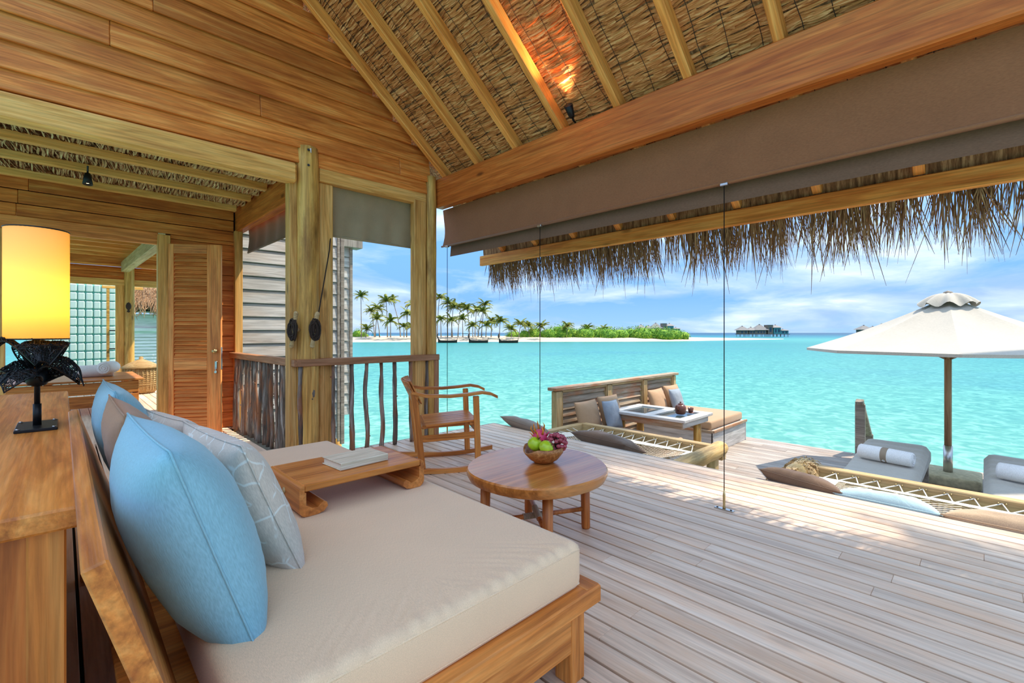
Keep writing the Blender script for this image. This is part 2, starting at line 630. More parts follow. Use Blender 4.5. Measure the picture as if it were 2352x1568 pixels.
def strands(name, y0, y1, parent, seed):
    r = random.Random(seed)
    b = MB()
    s_len = (V((XE + .05, 0, roof_z(XE + .05))) - V((XR, 0, roof_z(XR)))).length
    org = V((XR, 0, roof_z(XR))) + rn * (RD + .012)
    n = int(s_len / .0155)
    seg = 9
    stitch = [y0 + (y1 - y0) * k for k in (.2, .52, .82)]
    for k in range(n):
        s0 = s_len * k / n
        parts = [(y0 - .02, y1 + .02)]
        if r.random() < .7:
            c = r.uniform(y0 + .1, y1 - .1)
            parts = [(y0 - .02, c + .05), (c - .05, y1 + .02)]
        for a, c in parts:
            ph, am, ds = r.uniform(0, 6.3), r.uniform(.003, .011), r.uniform(-.008, .008)
            fr = r.uniform(9, 22)
            wd = r.uniform(.012, .03)
            th = r.uniform(.004, .018)
            lift = r.uniform(-.004, .012)
            sl = r.uniform(-.035, .035)
            vs_ = []
            for q in range(seg + 1):
                yy = a + (c - a) * q / seg
                pull = min(abs(yy - t) for t in stitch)
                pf = min(1, pull / .06)
                s1 = s0 + ds + am * math.sin(ph + fr * yy) + sl * (yy - (a + c) / 2)
                off = -lift * pf
                P = org + ra * s1 + rn * off
                Q = org + ra * (s1 + wd * (.55 + .45 * pf)) - rn * (th * (.3 + .7 * pf)) + rn * off
                vs_ += [(P.x, yy, P.z), (Q.x, yy, Q.z)]
            fs = [(2 * q, 2 * q + 1, 2 * q + 3, 2 * q + 2) for q in range(seg)]
            b.add(vs_, fs)
    o = b.build(name, W['thatch'], parent, fix=False, kind='stuff')
    c = MB()
    for t in stitch:
        pts = []
        for k in range(40):
            s = s_len * k / 39
            P = org + ra * s - rn * (.012 + .004 * math.sin(k * 2.1))
            pts.append((P.x, t + .012 * math.sin(k * 1.3 + t * 9) * math.sin(k * .37), P.z))
        c.tube(pts, .0022, 4, False)
    c.build('stitching', W['rope'], o, fix=False)
    return o


for i in range(NB):
    ya = 4.312 - .572 * (i + 1)
    strands('thatch_panel', ya, ya + .572, roof, 100 + i)
strands('thatch_panel', 4.312, 4.5, roof, 99)
# thick layer of thatch above
p = [(XR, roof_z(XR, RD + .03)), (XE + .12, roof_z(XE + .12, RD + .03)), (XE + .22, roof_z(XE + .12, RD + .3)), (XR, roof_z(XR, RD + .38))]
MB().prism(p, -.9, 4.72).build('thatch_layer', W['fringe'], roof)
MB().prism([(XE + .01, 2.16), (XE + .16, 2.2), (XE + .2, roof_z(XE + .12, RD + .2)), (XE - .02, roof_z(XE, RD + .1))], -.9, 4.72).build('thatch_edge', W['fringe'], roof)
# eave board
bar('eave_board', (XE - .025, -.92, 2.16), (XE - .025, 4.74, 2.16), .05, .13, W['rafter'], roof, .006)
# hanging fringe of dry leaf
fr = MB()
r = random.Random(5)
for k in range(2900):
    y = r.uniform(-.9, 4.72)
    cl_ = NZ.noise(V((y * 5.2, 3.1, 0)))
    x = XE + r.uniform(.045, .2)
    z = roof_z(XE) + r.uniform(-.06, .1)
    if cl_ < -.12 and r.random() < .6:
        continue
    ln = r.uniform(.24, .5) * (1 + .35 * cl_) * (1.0 if r.random() < .9 else 1.25)
    lean = .16 * NZ.noise(V((y * 7, 9, 1))) + r.gauss(0, .1)
    ox = r.uniform(-.02, .12)
    w = r.uniform(.0022, .0055)
    pts = []
    bend = r.gauss(0, .04)
    for q in range(5):
        t = q / 4
        pts.append((x + ox * t * ln / .4, y + lean * ln * t * 1.4 + bend * t * t * ln, z - ln * t))
    fr.tube(pts, [w, w, w * .85, w * .7, w * .25], 3, False)
fr.build('fringe', W['fringe'], roof, fix=False, kind='stuff')

# ------------------------------------------------------------------ gable wall
gab = struct('wall_back', 'gable wall of lapped cedar boards')
GY = 4.45
zs = [2.774, 2.914] + [2.914 + .186 * k for k in range(1, 13)]
for k in range(len(zs) - 1):
    z0, z1 = zs[k], zs[k + 1]
    xe = min(3.03, UX - (z0 - UZ) / SL + .05)
    xs = -2.4
    cuts = sorted(R.uniform(-2, xe - .3) for _ in range(2))
    if k == 2:
        cuts = [-.9, 1.25]
    elif k == 3:
        cuts = [.25]
    elif k == 0:
        cuts = []
    pr = xs
    if xe < xs + .2:
        continue
    for c in cuts + [xe]:
        if c - pr < .25:
            continue
        d = .014
        bar('plank', (pr + .001, GY + .012, (z0 + z1) / 2 + .008), (c - .001, GY + .012, (z0 + z1) / 2 + .0075), .022, z1 - z0 + .012, W['siding'], gab, .005, up=(0, .17, 1))
        pr = c
MB().prism([(-2.6, 2.78), (3.06, 2.78), (3.06, 3.0), (XR, roof_z(XR) - .02), (-2.6, roof_z(XR) - .02 - SL * 2.8)], GY + .04, GY + .07).build('backing', W['siding'], gab)

# beams of the gable wall
t1 = tag(bar('trim_1', (-2.5, 4.465, 2.667), (1.545, 4.465, 2.667), .12, .18, W['olive'], None, .018), 'olive pine beam over the corridor opening', kind='structure')
t2 = tag(bar('trim_2', (1.765, 4.49, 2.715), (2.97, 4.49, 2.715), .09, .128, W['olive'], None, .006), 'olive pine beam over the grey blind', kind='structure')
# orange beam over the sea opening
t3 = tag(bar('trim_3', (3.16, -1.2, 2.81), (3.16, 4.47, 2.81), .11, .33, W['orange'], None, .012), 'long orange pine beam carrying the rafters', kind='structure')


# ------------------------------------------------------------------ posts
def log_mesh(r0, z0, z1, seed, seg=18, n=26):
    b = MB()
    rr = random.Random(seed)
    ph = rr.uniform(0, 9)
    return b.lathe([(r0 * (1.0 + .02 * math.sin(q * 1.7 + ph)) * (.93 if q in (0, n) else 1), z0 + (z1 - z0) * q / n) for q in range(n + 1)], seg,
                   wob=lambda a, z: 1 + .035 * NZ.noise(V((math.cos(a) * 1.3, math.sin(a) * 1.3, z * 1.1 + ph))))


post = thing('log_post', 'thick peeled log post with two bolts at the railing corner', 'post', (1.665, 4.5, 0))
log_mesh(.108, -.6, 2.945, 3).build('shaft', W['logz'], post, True)
for z in (2.9, 2.757):
    a = rad(-118)
    c = V((math.cos(a) * .11 + .035, math.sin(a) * .11 + .003, z))
    mm = M.Translation(c) @ M.Rotation(a + PI / 2, 4, 'Z')
    o = MB().box((0, 0, 0), (.045, .006, .045), .002, mm).build('washer', W['metal'], post)
    MB().tube([(0, .0, 0), (0, -.022, 0)], .011, 6, True, mm).build('bolt', W['black'], o)
MB().box((.178, .03, 1.0), (.135, .1, 3.3), .008).build('side_plank', W['olivez'], post)
MB().box((-.135, .02, 1.0), (.07, .11, 3.3), .006).build('side_plank', W['olivez'], post)

post2 = thing('corner_post', 'slender log post with pine plank at the deck corner', 'post', (3.04, 4.47, 0))
log_mesh(.07, -.6, 2.99, 5, 14).build('shaft', W['logz'], post2, True)
MB().box((-.155, 0.01, 1.05), (.155, .09, 3.27), .008).build('side_plank', W['olivez'], post2)


# rope cleats on the post
def cleat(x, y, z, rz, label):
    t = thing('rope_cleat', label, 'cleat', (x, y, z), rz, 'rope cleats on the log post')
    b = MB()
    b.tube([(-.025, -.06, -.15), (-.005, -.05, -.06), (.005, -.05, .06), (.025, -.06, .15)], [.021, .016, .016, .022], 10)
    b.lathe([(0, -.021), (.016, -.014), (.021, 0), (.016, .014), (0, .021)], 10, M.Translation((.025, -.06, .15)))
    b.lathe([(0, -.021), (.016, -.014), (.021, 0), (.016, .014), (0, .021)], 10, M.Translation((-.025, -.06, -.15)))
    b.build('horn', W['palepine'], t, True)
    MB().tube([(0, .02, 0), (0, -.06, 0)], .02, 8).build('peg', W['palepine'], t, True)
    c = MB()
    rr = random.Random(int(x * 100))
    for k in range(13):
        a = rr.uniform(-.02, .02)
        pts = []
        w = rr.uniform(.02, .045)
        for q in range(17):
            u = 2 * PI * q / 16
            pts.append((a + w * math.sin(u), -.052 - .022 * abs(math.sin(u + k)) - .003 * (k % 4), (.105 - .004 * k) * math.cos(u)))
        c.tube(pts, .0055, 5, False)
    c.build('rope_coil', W['rope'], t, True, fix=False)
    return t


cleat(1.565, 4.44, 1.228, rad(-58), 'left cleat on the log post, wound with dark rope')
cleat(1.675, 4.405, 1.228, rad(4), 'right cleat on the log post, wound with dark rope')
ln_ = MB().tube([(1.70, 4.345, 1.30), (1.79, 4.40, 1.7), (1.86, 4.45, 2.0), (1.91, 4.52, 2.25)], .006, 6).build('blind_cord', W['rope'], None, True)
tag(ln_, 'dark cord slanting from the blind to the right cleat', 'cord')

# ------------------------------------------------------------------ railing of driftwood branches
rl = thing('railing', 'teak handrail on upright driftwood branches around the deck corner', 'railing', (1.56, 4.43, 0))
RX, RY = 1.56, 4.43
bar('handrail', (0, -.045, .92), (0, 2.24, .92), .1, .066, W['rail'], rl, .006)
bar('handrail', (.0, 0, .921), (1.55, 0, .921), .1, .067, W['rail'], rl, .006)
bar('end_post', (1.515, 0, .0), (1.515, 0, .888), .085, .06, W['rail'], rl, .005, up=(1, 0, 0))


def branch(x, y, seed):
    rr = random.Random(seed)
    b = MB()
    n = 14
    r0 = rr.uniform(.019, .027)
    px, py = rr.uniform(0, 9), rr.uniform(0, 9)
    pts, rs = [], []
    for q in range(n + 1):
        t = q / n
        pts.append((x + .02 * NZ.noise(V((t * 2.2, px, 0))), y + .02 * NZ.noise(V((t * 2.2, py, 4))), .889 * t))
        rs.append(r0 * (1 + .25 * NZ.noise(V((t * 5, px, 7))) + .18 * (rr.random() - .5)) * (1.15 - .25 * t))
    b.tube(pts, rs, 8)
    for q in range(rr.randint(1, 3)):
        t = rr.uniform(.1, .9)
        p_ = V(pts[int(t * n)])
        a = rr.uniform(0, 6.3)
        b.tube([p_, p_ + V((math.cos(a) * .03, math.sin(a) * .03, .012))], [.011, .006], 6)
    return b.build('branch', W['bark'], rl, True, fix=False)


k = 0
y = .17
while y < 2.12:
    branch(R.uniform(-.015, .015), y, 300 + k)
    y += R.uniform(.098, .13)
    k += 1
for x in (.02, .13, .33, .51, .68, .85, 1.0, 1.2, 1.41):
    branch(x, R.uniform(-.01, .01), 400 + k)
    k += 1


# ------------------------------------------------------------------ canvas blinds and guide cables
def sheet(b, pts_a, pts_b, n, amp=.0, axis=0, th=.004, seed=0):
    """two edges a (top) and b (bottom) as polylines of points, swept into cloth"""
    na = len(pts_a)

    def fn(u, v):
        f = u * (n)
        p = V(pts_a[0]).lerp(V(pts_a[-1]), u)
        q = V(pts_b[0]).lerp(V(pts_b[-1]), u)
        w = p.lerp(q, v)
        w[axis] += amp * (math.sin(v * PI) * 1.0 + .4 * NZ.noise(V((u * 9, v * 2, seed))))
        return w
    return b.grid(fn, n, 8)


bl = thing('roller_blind', 'long taupe canvas blind rolled up under the orange beam', 'blind', (3.24, 1.0, 2.6))
b = MB()
sheet(b, [(.0, 3.5, .05), (.0, -2.0, .05)], [(-.02, 3.48, -.38), (-.02, -2.0, -.38)], 60, .03, 0, seed=2)
sheet(b, [(-.02, 3.48, -.38), (-.02, -2.0, -.38)], [(.03, 3.47, -.385), (.03, -2.0, -.385)], 60, .0, 2)
b.build('front_panel', W['blind'], bl, True, fix=False)
b = MB()
sheet(b, [(.055, 3.42, .0), (.055, -2.0, .0)], [(.03, 3.40, -.505), (.03, -2.0, -.51)], 60, .012, 0, seed=6)
b.build('rear_panel', W['blindd'], bl, True, fix=False)
MB().tube([(-.018, 3.5, -.383), (-.018, -2.0, -.383)], .011, 8).build('hem_bar', W['blind'], bl, True)
for y in (3.39, 1.93, .24):
    MB().box((-.02, y, -.395), (.03, .05, .02), .003).build('cable_bracket', W['metal'], bl)


def cable(y, label):
    t = thing('guide_cable', label, 'cable', (3.222, y, 0), 0, 'steel guide cables of the long blind')
    MB().tube([(0, 0, .12), (0, 0, 2.22)], .0032, 6).build('wire', W['black'], t, True)
    MB().tube([(0, 0, .006), (0, 0, .025), (0, 0, .1), (0, 0, .135)], [.011, .008, .009, .004], 8).build('turnbuckle', W['brass'], t, True)
    pl = MB().box((0, 0, .003), (.032, .125, .006), .002).build('base_plate', W['metal'], t)
    for s in (-1, 1):
        MB().lathe([(.007, .006), (.007, .009), (0, .01)], 8, M.Translation((0, s * .045, 0))).build('screw', W['black'], pl, True)
    return t


cable(1.242, 'steel blind cable anchored beside the sunlit patch of deck')
cable(2.93, 'steel blind cable in the middle, behind the fruit bowl')
cable(4.39, 'steel blind cable beside the railing end and rocking chair')

b2 = thing('roller_blind', 'grey green canvas blind between the two posts', 'blind', (1.93, 4.55, 2.68))
b = MB()
b.grid(lambda u, v: V((-.03 + .97 * u, .02 * math.sin(v * PI) + .012 * math.sin(u * 26 + v * 2) * v, .03 - .54 * v)), 44, 10)
b.build('canvas', W['blindg'], b2, True, fix=False)
MB().tube([(-.03, 0, -.515), (.94, 0, -.515)], .011, 8).build('hem_bar', W['blindg'], b2, True)
b3 = thing('roller_blind', 'dark taupe canvas blind in the corridor window', 'blind', (1.76, 4.8, 2.66))
b = MB()
b.grid(lambda u, v: V((.02 * math.sin(v * PI) + .008 * math.sin(u * 30), .1 + 1.9 * u, -.01 - .39 * v)), 44, 8)
b.build('canvas', W['blindd'], b3, True, fix=False)
MB().tube([(0, .1, -.405), (0, 2.0, -.405)], .011, 8).build('hem_bar', W['blindd'], b3, True)

# ------------------------------------------------------------------ spotlights under the roof


def spot(name, loc, d, label, power, ang=70):
    t = thing(name, label, 'spotlight', loc)
    dz = V(d).normalized()
    mm = dz.to_track_quat('Z', 'Y').to_matrix().to_4x4()
    MB().lathe([(.0, -.05), (.02, -.05), (.026, -.03), (.038, .055), (.034, .055), (.022, -.02), (0, -.02)], 18, mm).build('shade', W['black'], t, True)
    bm = bpy.data.materials.get('warm bulb')
    if bm is None:
        bm, n, bb = base_mat('warm bulb')
        bb.inputs['Emission Color'].default_value = (1, .72, .34, 1)
        bb.inputs['Emission Strength'].default_value = 6
    MB().lathe([(0, .036), (.026, .036), (.026, .032), (0, .032)], 14, mm).build('bulb', bm, t, True)
    MB().tube([(0, 0, 0), mm @ V((0, .0, -.07)), mm @ V((0, .03, -.11))], .008, 6).build('stem', W['black'], t)
    ld = bpy.data.lights.new('bulb_light', 'SPOT')
    ld.energy = power
    ld.color = (1, .7, .36)
    ld.spot_size = rad(ang)
    ld.spot_blend = .7
    ld.shadow_soft_size = .02
    lo = bpy.data.objects.new('bulb_light', ld)
    COL.objects.link(lo)
    lo.parent = t
    lo.matrix_basis = M.Translation(dz * .062) @ (-dz).to_track_quat('Z', 'Y').to_matrix().to_4x4()
    return t
spot('spotlight', (3.05, 2.43, 3.05), (-.6, -.12, .62), 'small black uplight glowing against the thatch above the orange beam', 30, 75)
spot('spotlight', (.17, 5.78, 2.62), (0, -.1, -1), 'small black downlight under the corridor ceiling', 5, 90)

# ------------------------------------------------------------------ corridor ceiling and wall
cc = struct('ceiling_corridor', 'low corridor ceiling of thatch and pine battens')
for y, z in ((4.74, 2.755), (5.31, 2.74), (5.88, 2.74), (6.5, 2.74)):
    bar('batten', (-1.6, y, z), (1.55, y, z), .06, .075, W['olive'], cc, .006)
r = random.Random(8)
for y0, y1 in ((4.74, 5.31), (5.31, 5.88), (5.88, 6.5)):
    b = MB()
    x = -1.6
    while x < 1.56:
        for k in range(2):
            a, c = (y0, y0 + .33) if k == 0 else (y0 + .27, y1)
            ph = r.uniform(0, 6.3)
            w = r.uniform(.009, .018)
            dr = r.uniform(.006, .03)
            vs_ = []
            for q in range(6):
                t = q / 5
                yy = a + (c - a) * t
                zz = 2.79 - dr * math.sin(t * PI) - r.uniform(0, .006)
                xx = x + .012 * math.sin(ph + t * 5) + (yy - a) * .1
                vs_ += [(xx, yy, zz), (xx + w, yy, zz - .012)]
            b.add(vs_, [(2 * q, 2 * q + 1, 2 * q + 3, 2 * q + 2) for q in range(5)])
        x += .0095
    b.build('thatch_panel', W['thatchx'], cc, fix=False, kind='stuff')
MB().box((0, 5.65, 2.85), (3.4, 2.0, .09)).build('thatch_layer', W['fringe'], cc)
t4 = tag(bar('trim_4', (1.65, 4.62, 2.66), (1.65, 6.86, 2.66), .1, .33, W['orange'], None, .01), 'pine beam over the corridor window', kind='structure')
t5 = tag(bar('trim_5', (1.62, 6.7, -.1), (1.62, 6.7, 2.5), .07, .09, W['olive'], None, .005, up=(1, 0, 0)), 'pale pine trim at the end of the corridor wall', kind='structure')

wc = struct('wall_corridor', 'corridor wall of reddish cedar boards around the doorway')
WY = 6.74
for z0, z1 in ((2.365, 2.49), (2.495, 2.63), (2.635, 2.78)):
    pr = -1.6
    for c in (R.uniform(-.6, .3), 1.58):
        bar('plank', (pr, WY + .01, (z0 + z1) / 2), (c - .002, WY + .01, (z0 + z1) / 2), .025, z1 - z0 - .003, W['siding'], wc, .005, up=(0, .05, 1))
        pr = c
z = 0.0
while z < 2.36:
    z1 = min(z + .193, 2.365)
    bar('plank', (.92, WY + .012, (z + z1) / 2), (1.585, WY + .012, (z + z1) / 2), .025, z1 - z - .004, W['siding'], wc, .006, up=(0, .08, 1))
    z = z1
bar('header', (-1.6, WY - .01, 2.292), (.80, WY - .01, 2.292), .05, .14, W['door'], wc, .005)
bar('jamb', (.85, WY - .03, 0), (.85, WY - .03, 2.34), .1, .12, W['olive'], wc, .005, up=(1, 0, 0))
bar('jamb', (-.47, WY - .02, 0), (-.47, WY - .02, 2.22), .1, .14, W['olive'], wc, .005, up=(1, 0, 0))
MB().box((1.24, WY + .05, 1.3), (.72, .04, 2.9)).build('backing', W['dark'], wc)
MB().box((-.3, WY + .05, 2.62), (2.6, .04, .42)).build('backing', W['dark'], wc)

# louvred door, standing ajar
hx, hy, ex, ey = .895, 6.64, 1.352, 6.312
dl = math.hypot(ex - hx, ey - hy)
da = math.atan2(ey - hy, ex - hx)
door = thing('door_1', 'open louvred cedar door with brass knob', None, (hx, hy, 0), da, kind='structure')
DH = 2.235
bar('stile', (.028, 0, .01), (.028, 0, DH), .04, .055, W['door'], door, .003, up=(1, 0, 0))
bar('stile', (dl - .075, 0, .01), (dl - .075, 0, DH), .04, .15, W['door'], door, .003, up=(1, 0, 0))
x0, x1 = .056, dl - .15
bar('rail', (x0, 0, 2.18), (x1, 0, 2.18), .038, .11, W['door'], door, .003)
bar('rail', (x0, 0, .84), (x1, 0, .84), .038, .15, W['door'], door, .003)
bar('rail', (x0, 0, .09), (x1, 0, .09), .038, .16, W['door'], door, .003)
for za, zb, n in ((.917, 2.123, 26), (.172, .763, 13)):
    for k in range(n):
        z = za + (zb - za) * (k + .5) / n
        bar('slat', (x0 + .001, 0, z), (x1 - .001, 0, z), .008, .05, W['door'], door, .002, up=(0, .75, 1))
kn = MB().lathe([(0, .058), (.02, .055), (.027, .04), (.02, .026), (.01, .02), (.01, .004), (.02, .002), (.02, 0)], 14, M.Translation((dl - .055, -.022, .985)) @ M.Rotation(PI / 2, 4, 'X')).build('knob', W['brass'], door, True)
MB().box((dl + .002, 0, .9), (.004, .03, .26), .001).build('lock_plate', W['metal'], door)
ky = MB().box((dl - .05, -.024, .82), (.025, .008, .09), .002)
ky.tube([(dl - .05, -.03, .8), (dl - .05, -.035, .75)], .004, 6)
ky.lathe([(.014, -.002), (.016, 0), (.014, .002)], 10, M.Translation((dl - .05, -.036, .74)) @ M.Rotation(PI / 2, 4, 'X'))
ky.build('key', W['metal'], door)

# ------------------------------------------------------------------ bathroom beyond the doorway
fb = struct('floor_bathroom', 'dark boards of the bathroom floor')
for k in range(26):
    xc = -1.0 + k * .104
    bar('deck_board', (xc, 6.72, -.016), (xc, 12.4, -.016), .0975, .03, W['deck'], fb, .003)
MB().box((.3, 9.5, -.095), (2.7, 5.6, .05)).build('gap_shade_slab', W['dark'], fb)  # same added dark slab under the bathroom boards
FY = 12.3
wb = struct('wall_bathroom', 'far bathroom wall with window, louvre panels and log post')
bar('beam', (-1.2, FY, 2.66), (1.9, FY, 2.66), .1, .22, W['siding'], wb, .005)
for xa, xb in ((-1.2, .93), (1.05, 1.9)):
    bar('panel_frame', (xa, FY - .03, 2.56), (xb, FY - .03, 2.56), .05, .04, W['rafter'], wb)
    for k in range(6):
        bar('slat', (xa, FY, 2.29 + k * .044), (xb, FY, 2.29 + k * .044), .012, .06, W['siding'], wb, .002, up=(0, .6, 1))
    bar('sill', (xa, FY, 2.22), (xb, FY, 2.22), .1, .13, W['olive'], wb, .005)
log_mesh(.085, 0, 2.8, 9, 14).build('log', W['logz'], wb, True, loc=(.99, FY - .03, 0))
bar('window_jamb', (.84, FY, .3), (.84, FY, 2.16), .1, .13, W['olive'], wb, .005, up=(1, 0, 0))
bar('window_jamb', (-.3, FY, .3), (-.3, FY, 2.16), .1, .13, W['olive'], wb, .005, up=(1, 0, 0))
bar('beam', (1.03, 7.0, 2.53), (.92, 12.2, 2.53), .13, .2, W['palepine'], wb, .006)
for k in range(9):
    y = 7.2 + k * .58
    bar('batten', (-1.3, y, 2.72), (1.9, y, 2.72), .06, .08, W['rafter'], wb, .004)
MB().box((.3, 9.5, 2.84), (3.2, 5.7, .1)).build('thatch_layer', W['thatchx'], wb)
fish = MB().lathe([(0, -.11), (.03, -.09), (.012, -.06), (.04, -.02), (.045, .03), (.03, .08), (0, .1)], 12, M.Translation((.97, FY - .125, 1.72)) @ M.Diagonal((1, .3, 1, 1)))
tag(fish.build('fish_carving', W['rope'], None, True), 'small dark carved fish hung on the bathroom log post', 'carving')

bench = thing('bath_bench', 'low teak bench with plank sides in the bathroom', 'bench', (.35, 9.1, 0))
bar('top', (-1.0, .8, .49), (.56, .8, .49), 1.65, .03, W['teak'], bench, .006)
bar('side_board', (-1.0, .03, .38), (.5, .03, .38), .03, .17, W['teak'], bench, .004)
bar('side_board', (-1.0, .03, .19), (.5, .03, .19), .03, .17, W['teak'], bench, .004)
for x in (-.5, .46):
    bar('leg', (x, .07, 0), (x, .07, .475), .07, .07, W['teakz'], bench, .004, up=(1, 0, 0))
    bar('leg', (x, 1.5, 0), (x, 1.5, .475), .07, .07, W['teakz'], bench, .004, up=(1, 0, 0))
W['towel'] = fabric('white terry towel', S_(238, 234, 232), .95, 260, .3, .03)


def towel_roll(name, label, loc, ln, r, rz, rx=0, band=None, group=None):
    t = thing(name, label, 'towel', loc, rz, group)
    b = MB()
    prof = [(0, -ln / 2), (r * .9, -ln / 2), (r, -ln / 2 + .012), (r * 1.02, 0), (r, ln / 2 - .012), (r * .9, ln / 2), (0, ln / 2)]
    mm = M.Rotation(rx, 4, 'X') @ M.Translation((0, 0, r * .97)) @ M.Rotation(PI / 2, 4, 'Y')
    b.lathe(prof, 22, mm, wob=lambda a, z: 1 + .03 * math.sin(a * 2 + z * 9))
    b.build('roll', W['towel'], t, True)
    for s in (-1, 1):
        c = MB()
        pts = [(math.cos(k * .45) * r * .85 * (1 - k / 40), math.sin(k * .45) * r * .85 * (1 - k / 40), s * (ln / 2 + .002)) for k in range(38)]
        c.tube(pts, r * .05, 5, False, mm)
        c.build('fold', W['towel'], t, True, fix=False)
    if band:
        MB().lathe([(r * 1.03, -.03), (r * 1.045, -.028), (r * 1.045, .028), (r * 1.03, .03)], 22, mm).build('band', band, t, True)
    return t


towel_roll('towel_roll', 'white rolled towel lying along the bathroom bench', (.38, 9.8, .505), .42, .095, rad(0), group='rolled towels on the bathroom bench')
towel_roll('towel_roll', 'white rolled towel leaning on the other towel on the bench', (.53, 9.72, .56), .36, .095, rad(-112), .0, group='rolled towels on the bathroom bench')

wk = wood('woven rattan', S_(150, 112, 66), S_(190, 152, 98), S_(216, 186, 136), .7, fine=2, bump=.6)
bk = thing('laundry_basket', 'tall woven basket with a pointed lid', 'basket', (1.13, 11.75, 0))
b = MB().lathe([(0, 0), (.19, 0), (.25, .06), (.27, .2), (.275, .5), (0, .5)], 24)
b.build('body', wk, bk, True)
c = MB()
for k in range(12):
    z = .03 + k * .039
    rr_ = .215 + .06 * min(1, z / .18)
    c.lathe([(rr_ * 1.005, z - .006), (rr_ * 1.03, z), (rr_ * 1.005, z + .006)], 24)
for k in range(28):
    a = 2 * PI * k / 28
    c.tube([(math.cos(a) * .21, math.sin(a) * .21, .01), (math.cos(a) * .262, math.sin(a) * .262, .08), (math.cos(a) * .283, math.sin(a) * .283, .3), (math.cos(a) * .285, math.sin(a) * .285, .5)], .007, 4)
c.build('weave', wk, bk, True, fix=False)
ld = MB().lathe([(.31, .5), (.31, .53), (.2, .6), (.07, .66), (.035, .67), (.035, .72), (0, .73)], 24).build('lid', wk, bk, True)

# shower seen through the window: glass blocks, a dark door frame
mg, n, bb = base_mat('aqua glass block', .15, .5)
bb.inputs['Base Color'].default_value = (*S_(226, 250, 242), 1)
bb.inputs['Transmission Weight'].default_value = .35
mj = flat('aqua mortar', S_(120, 206, 192), .6)
gb = thing('glass_block_wall', 'aqua glass block wall seen through the bathroom window', 'wall', (-.55, 14.2, 0))
blk = None
for i in range(11):
    for j in range(12):
        if blk is None:
            blk = MB().box((0, 0, 0), (.118, .09, .172), .02).build('glass_block', mg, gb)
            o = blk
        else:
            o = blk.copy()
            COL.objects.link(o)
        o.location = (.07 + i * .132, 0, .12 + j * .19)
MB().box((.73, .03, 1.16), (1.46, .04, 2.3)).build('mortar', mj, gb)
sd = thing('shower_door', 'dark framed glass shower door outside the bathroom window', 'door', (.72, 13.4, 0))
for x in (0, .25):
    bar('post', (x, 0, 0), (x, 0, 2.2), .05, .05, W['black'] if x else W['logz'], sd, .003, up=(1, 0, 0))
bar('handle', (.02, -.04, 1.25), (.24, -.04, 1.25), .02, .025, W['black'], sd)
bar('handle', (.02, -.04, .85), (.24, -.04, .85), .02, .025, W['black'], sd)
bar('head', (-.1, 0, 2.2), (.6, 0, 2.2), .06, .06, W['olive'], sd)

hut = thing('neighbour_hut', 'thatched hut with grey shutters seen through the doorway', 'hut', (2.6, 19.0, 0))
W['white'] = wood('whitewashed plank', S_(206, 196, 184), S_(232, 224, 214), S_(242, 236, 228), .8, var=.04)
MB().box((0, .75, .6), (2.6, 2, 2.4)).build('wall', W['white'], hut)
for k in range(15):
    bar('slat', (-1.25, -.27, -.3 + k * .1), (-.35, -.27, -.3 + k * .1), .02, .085, W['white'], hut, .003, up=(0, .3, 1))
bar('shelf', (-1.5, -.3, 1.3), (.6, -.3, 1.3), .12, .1, W['white'], hut)
MB().lathe([(1.9, 1.95), (1.8, 2.15), (.2, 3.9), (0, 3.95)], 16, M.Translation((0, 1.2, 0))).build('roof', W['fringe'], hut)
fr = MB()
r = random.Random(77)
for k in range(1500):
    a = r.uniform(PI, 2 * PI)
    q = r.uniform(1.4, 1.95)
    z = 2.1 + (1.9 - q) * 1.0 + .1
    d_ = V((math.cos(a), math.sin(a), 0))
    p0 = d_ * q + V((0, 1.2, z))
    ln = r.uniform(.3, .6)
    fr.tube([p0, p0 + d_ * .12 + V((r.uniform(-.1, .1), 0, -ln * .5)), p0 + d_ * .16 + V((r.uniform(-.15, .15), 0, -ln))], [.02, .016, .005], 3, False)
fr.build('thatch_fringe', W['fringe'], hut, fix=False, kind='stuff')

# ------------------------------------------------------------------ silver grey plank building outside the corridor window
gbld = thing('plank_building', 'silver grey plank building standing over the water beside the deck', 'building', (1.7, 7.3, -.55))
A0, A1 = .0, 1.53
for k in range(19):
    z = .05 + k * .193
    bar('plank', (A0, 0, z + .09), (A1, 0, z + .09), .024, .186, W['grey'], gbld, .008, up=(0, .09, 1))
MB().box((.77, .5, 1.8), (1.52, .9, 3.5)).build('body', W['grey'], gbld)
bar('corner_board', (1.555, -.01, -.05), (1.555, -.01, 3.5), .04, .06, W['greyz'], gbld, .004, up=(1, 0, 0))
bar('corner_board', (1.49, -.02, .0), (1.49, -.02, 3.5), .02, .04, W['greyz'], gbld, .004, up=(1, 0, 0))
for k in range(16):
    z = .25 + k * .193
    bar('plank', (1.6, .9, z + .09), (2.14, .9, z + .09), .024, .186, W['grey'], gbld, .008, up=(0, .09, 1))
MB().box((1.87, 1.6, 1.75), (.52, 1.3, 3.0)).build('body', W['grey'], gbld)
bar('corner_board', (2.12, .88, .25), (2.12, .88, 3.35), .04, .05, W['greyz'], gbld, .004, up=(1, 0, 0))
bar('window_board', (1.9, .87, .9), (1.9, .87, 2.75), .03, .12, W['louvre'], gbld, .004, up=(1, 0, 0))
bar('roof_board', (1.5, .9, 3.42), (2.3, .9, 3.42), .25, .22, W['greyz'], gbld, .006)
for x, y in ((.2, .3), (1.4, .3), (2.0, 1.2)):
    MB().tube([(x, y, -2.6), (x, y, .2)], .08, 10).build('pile', W['logz'], gbld, True)

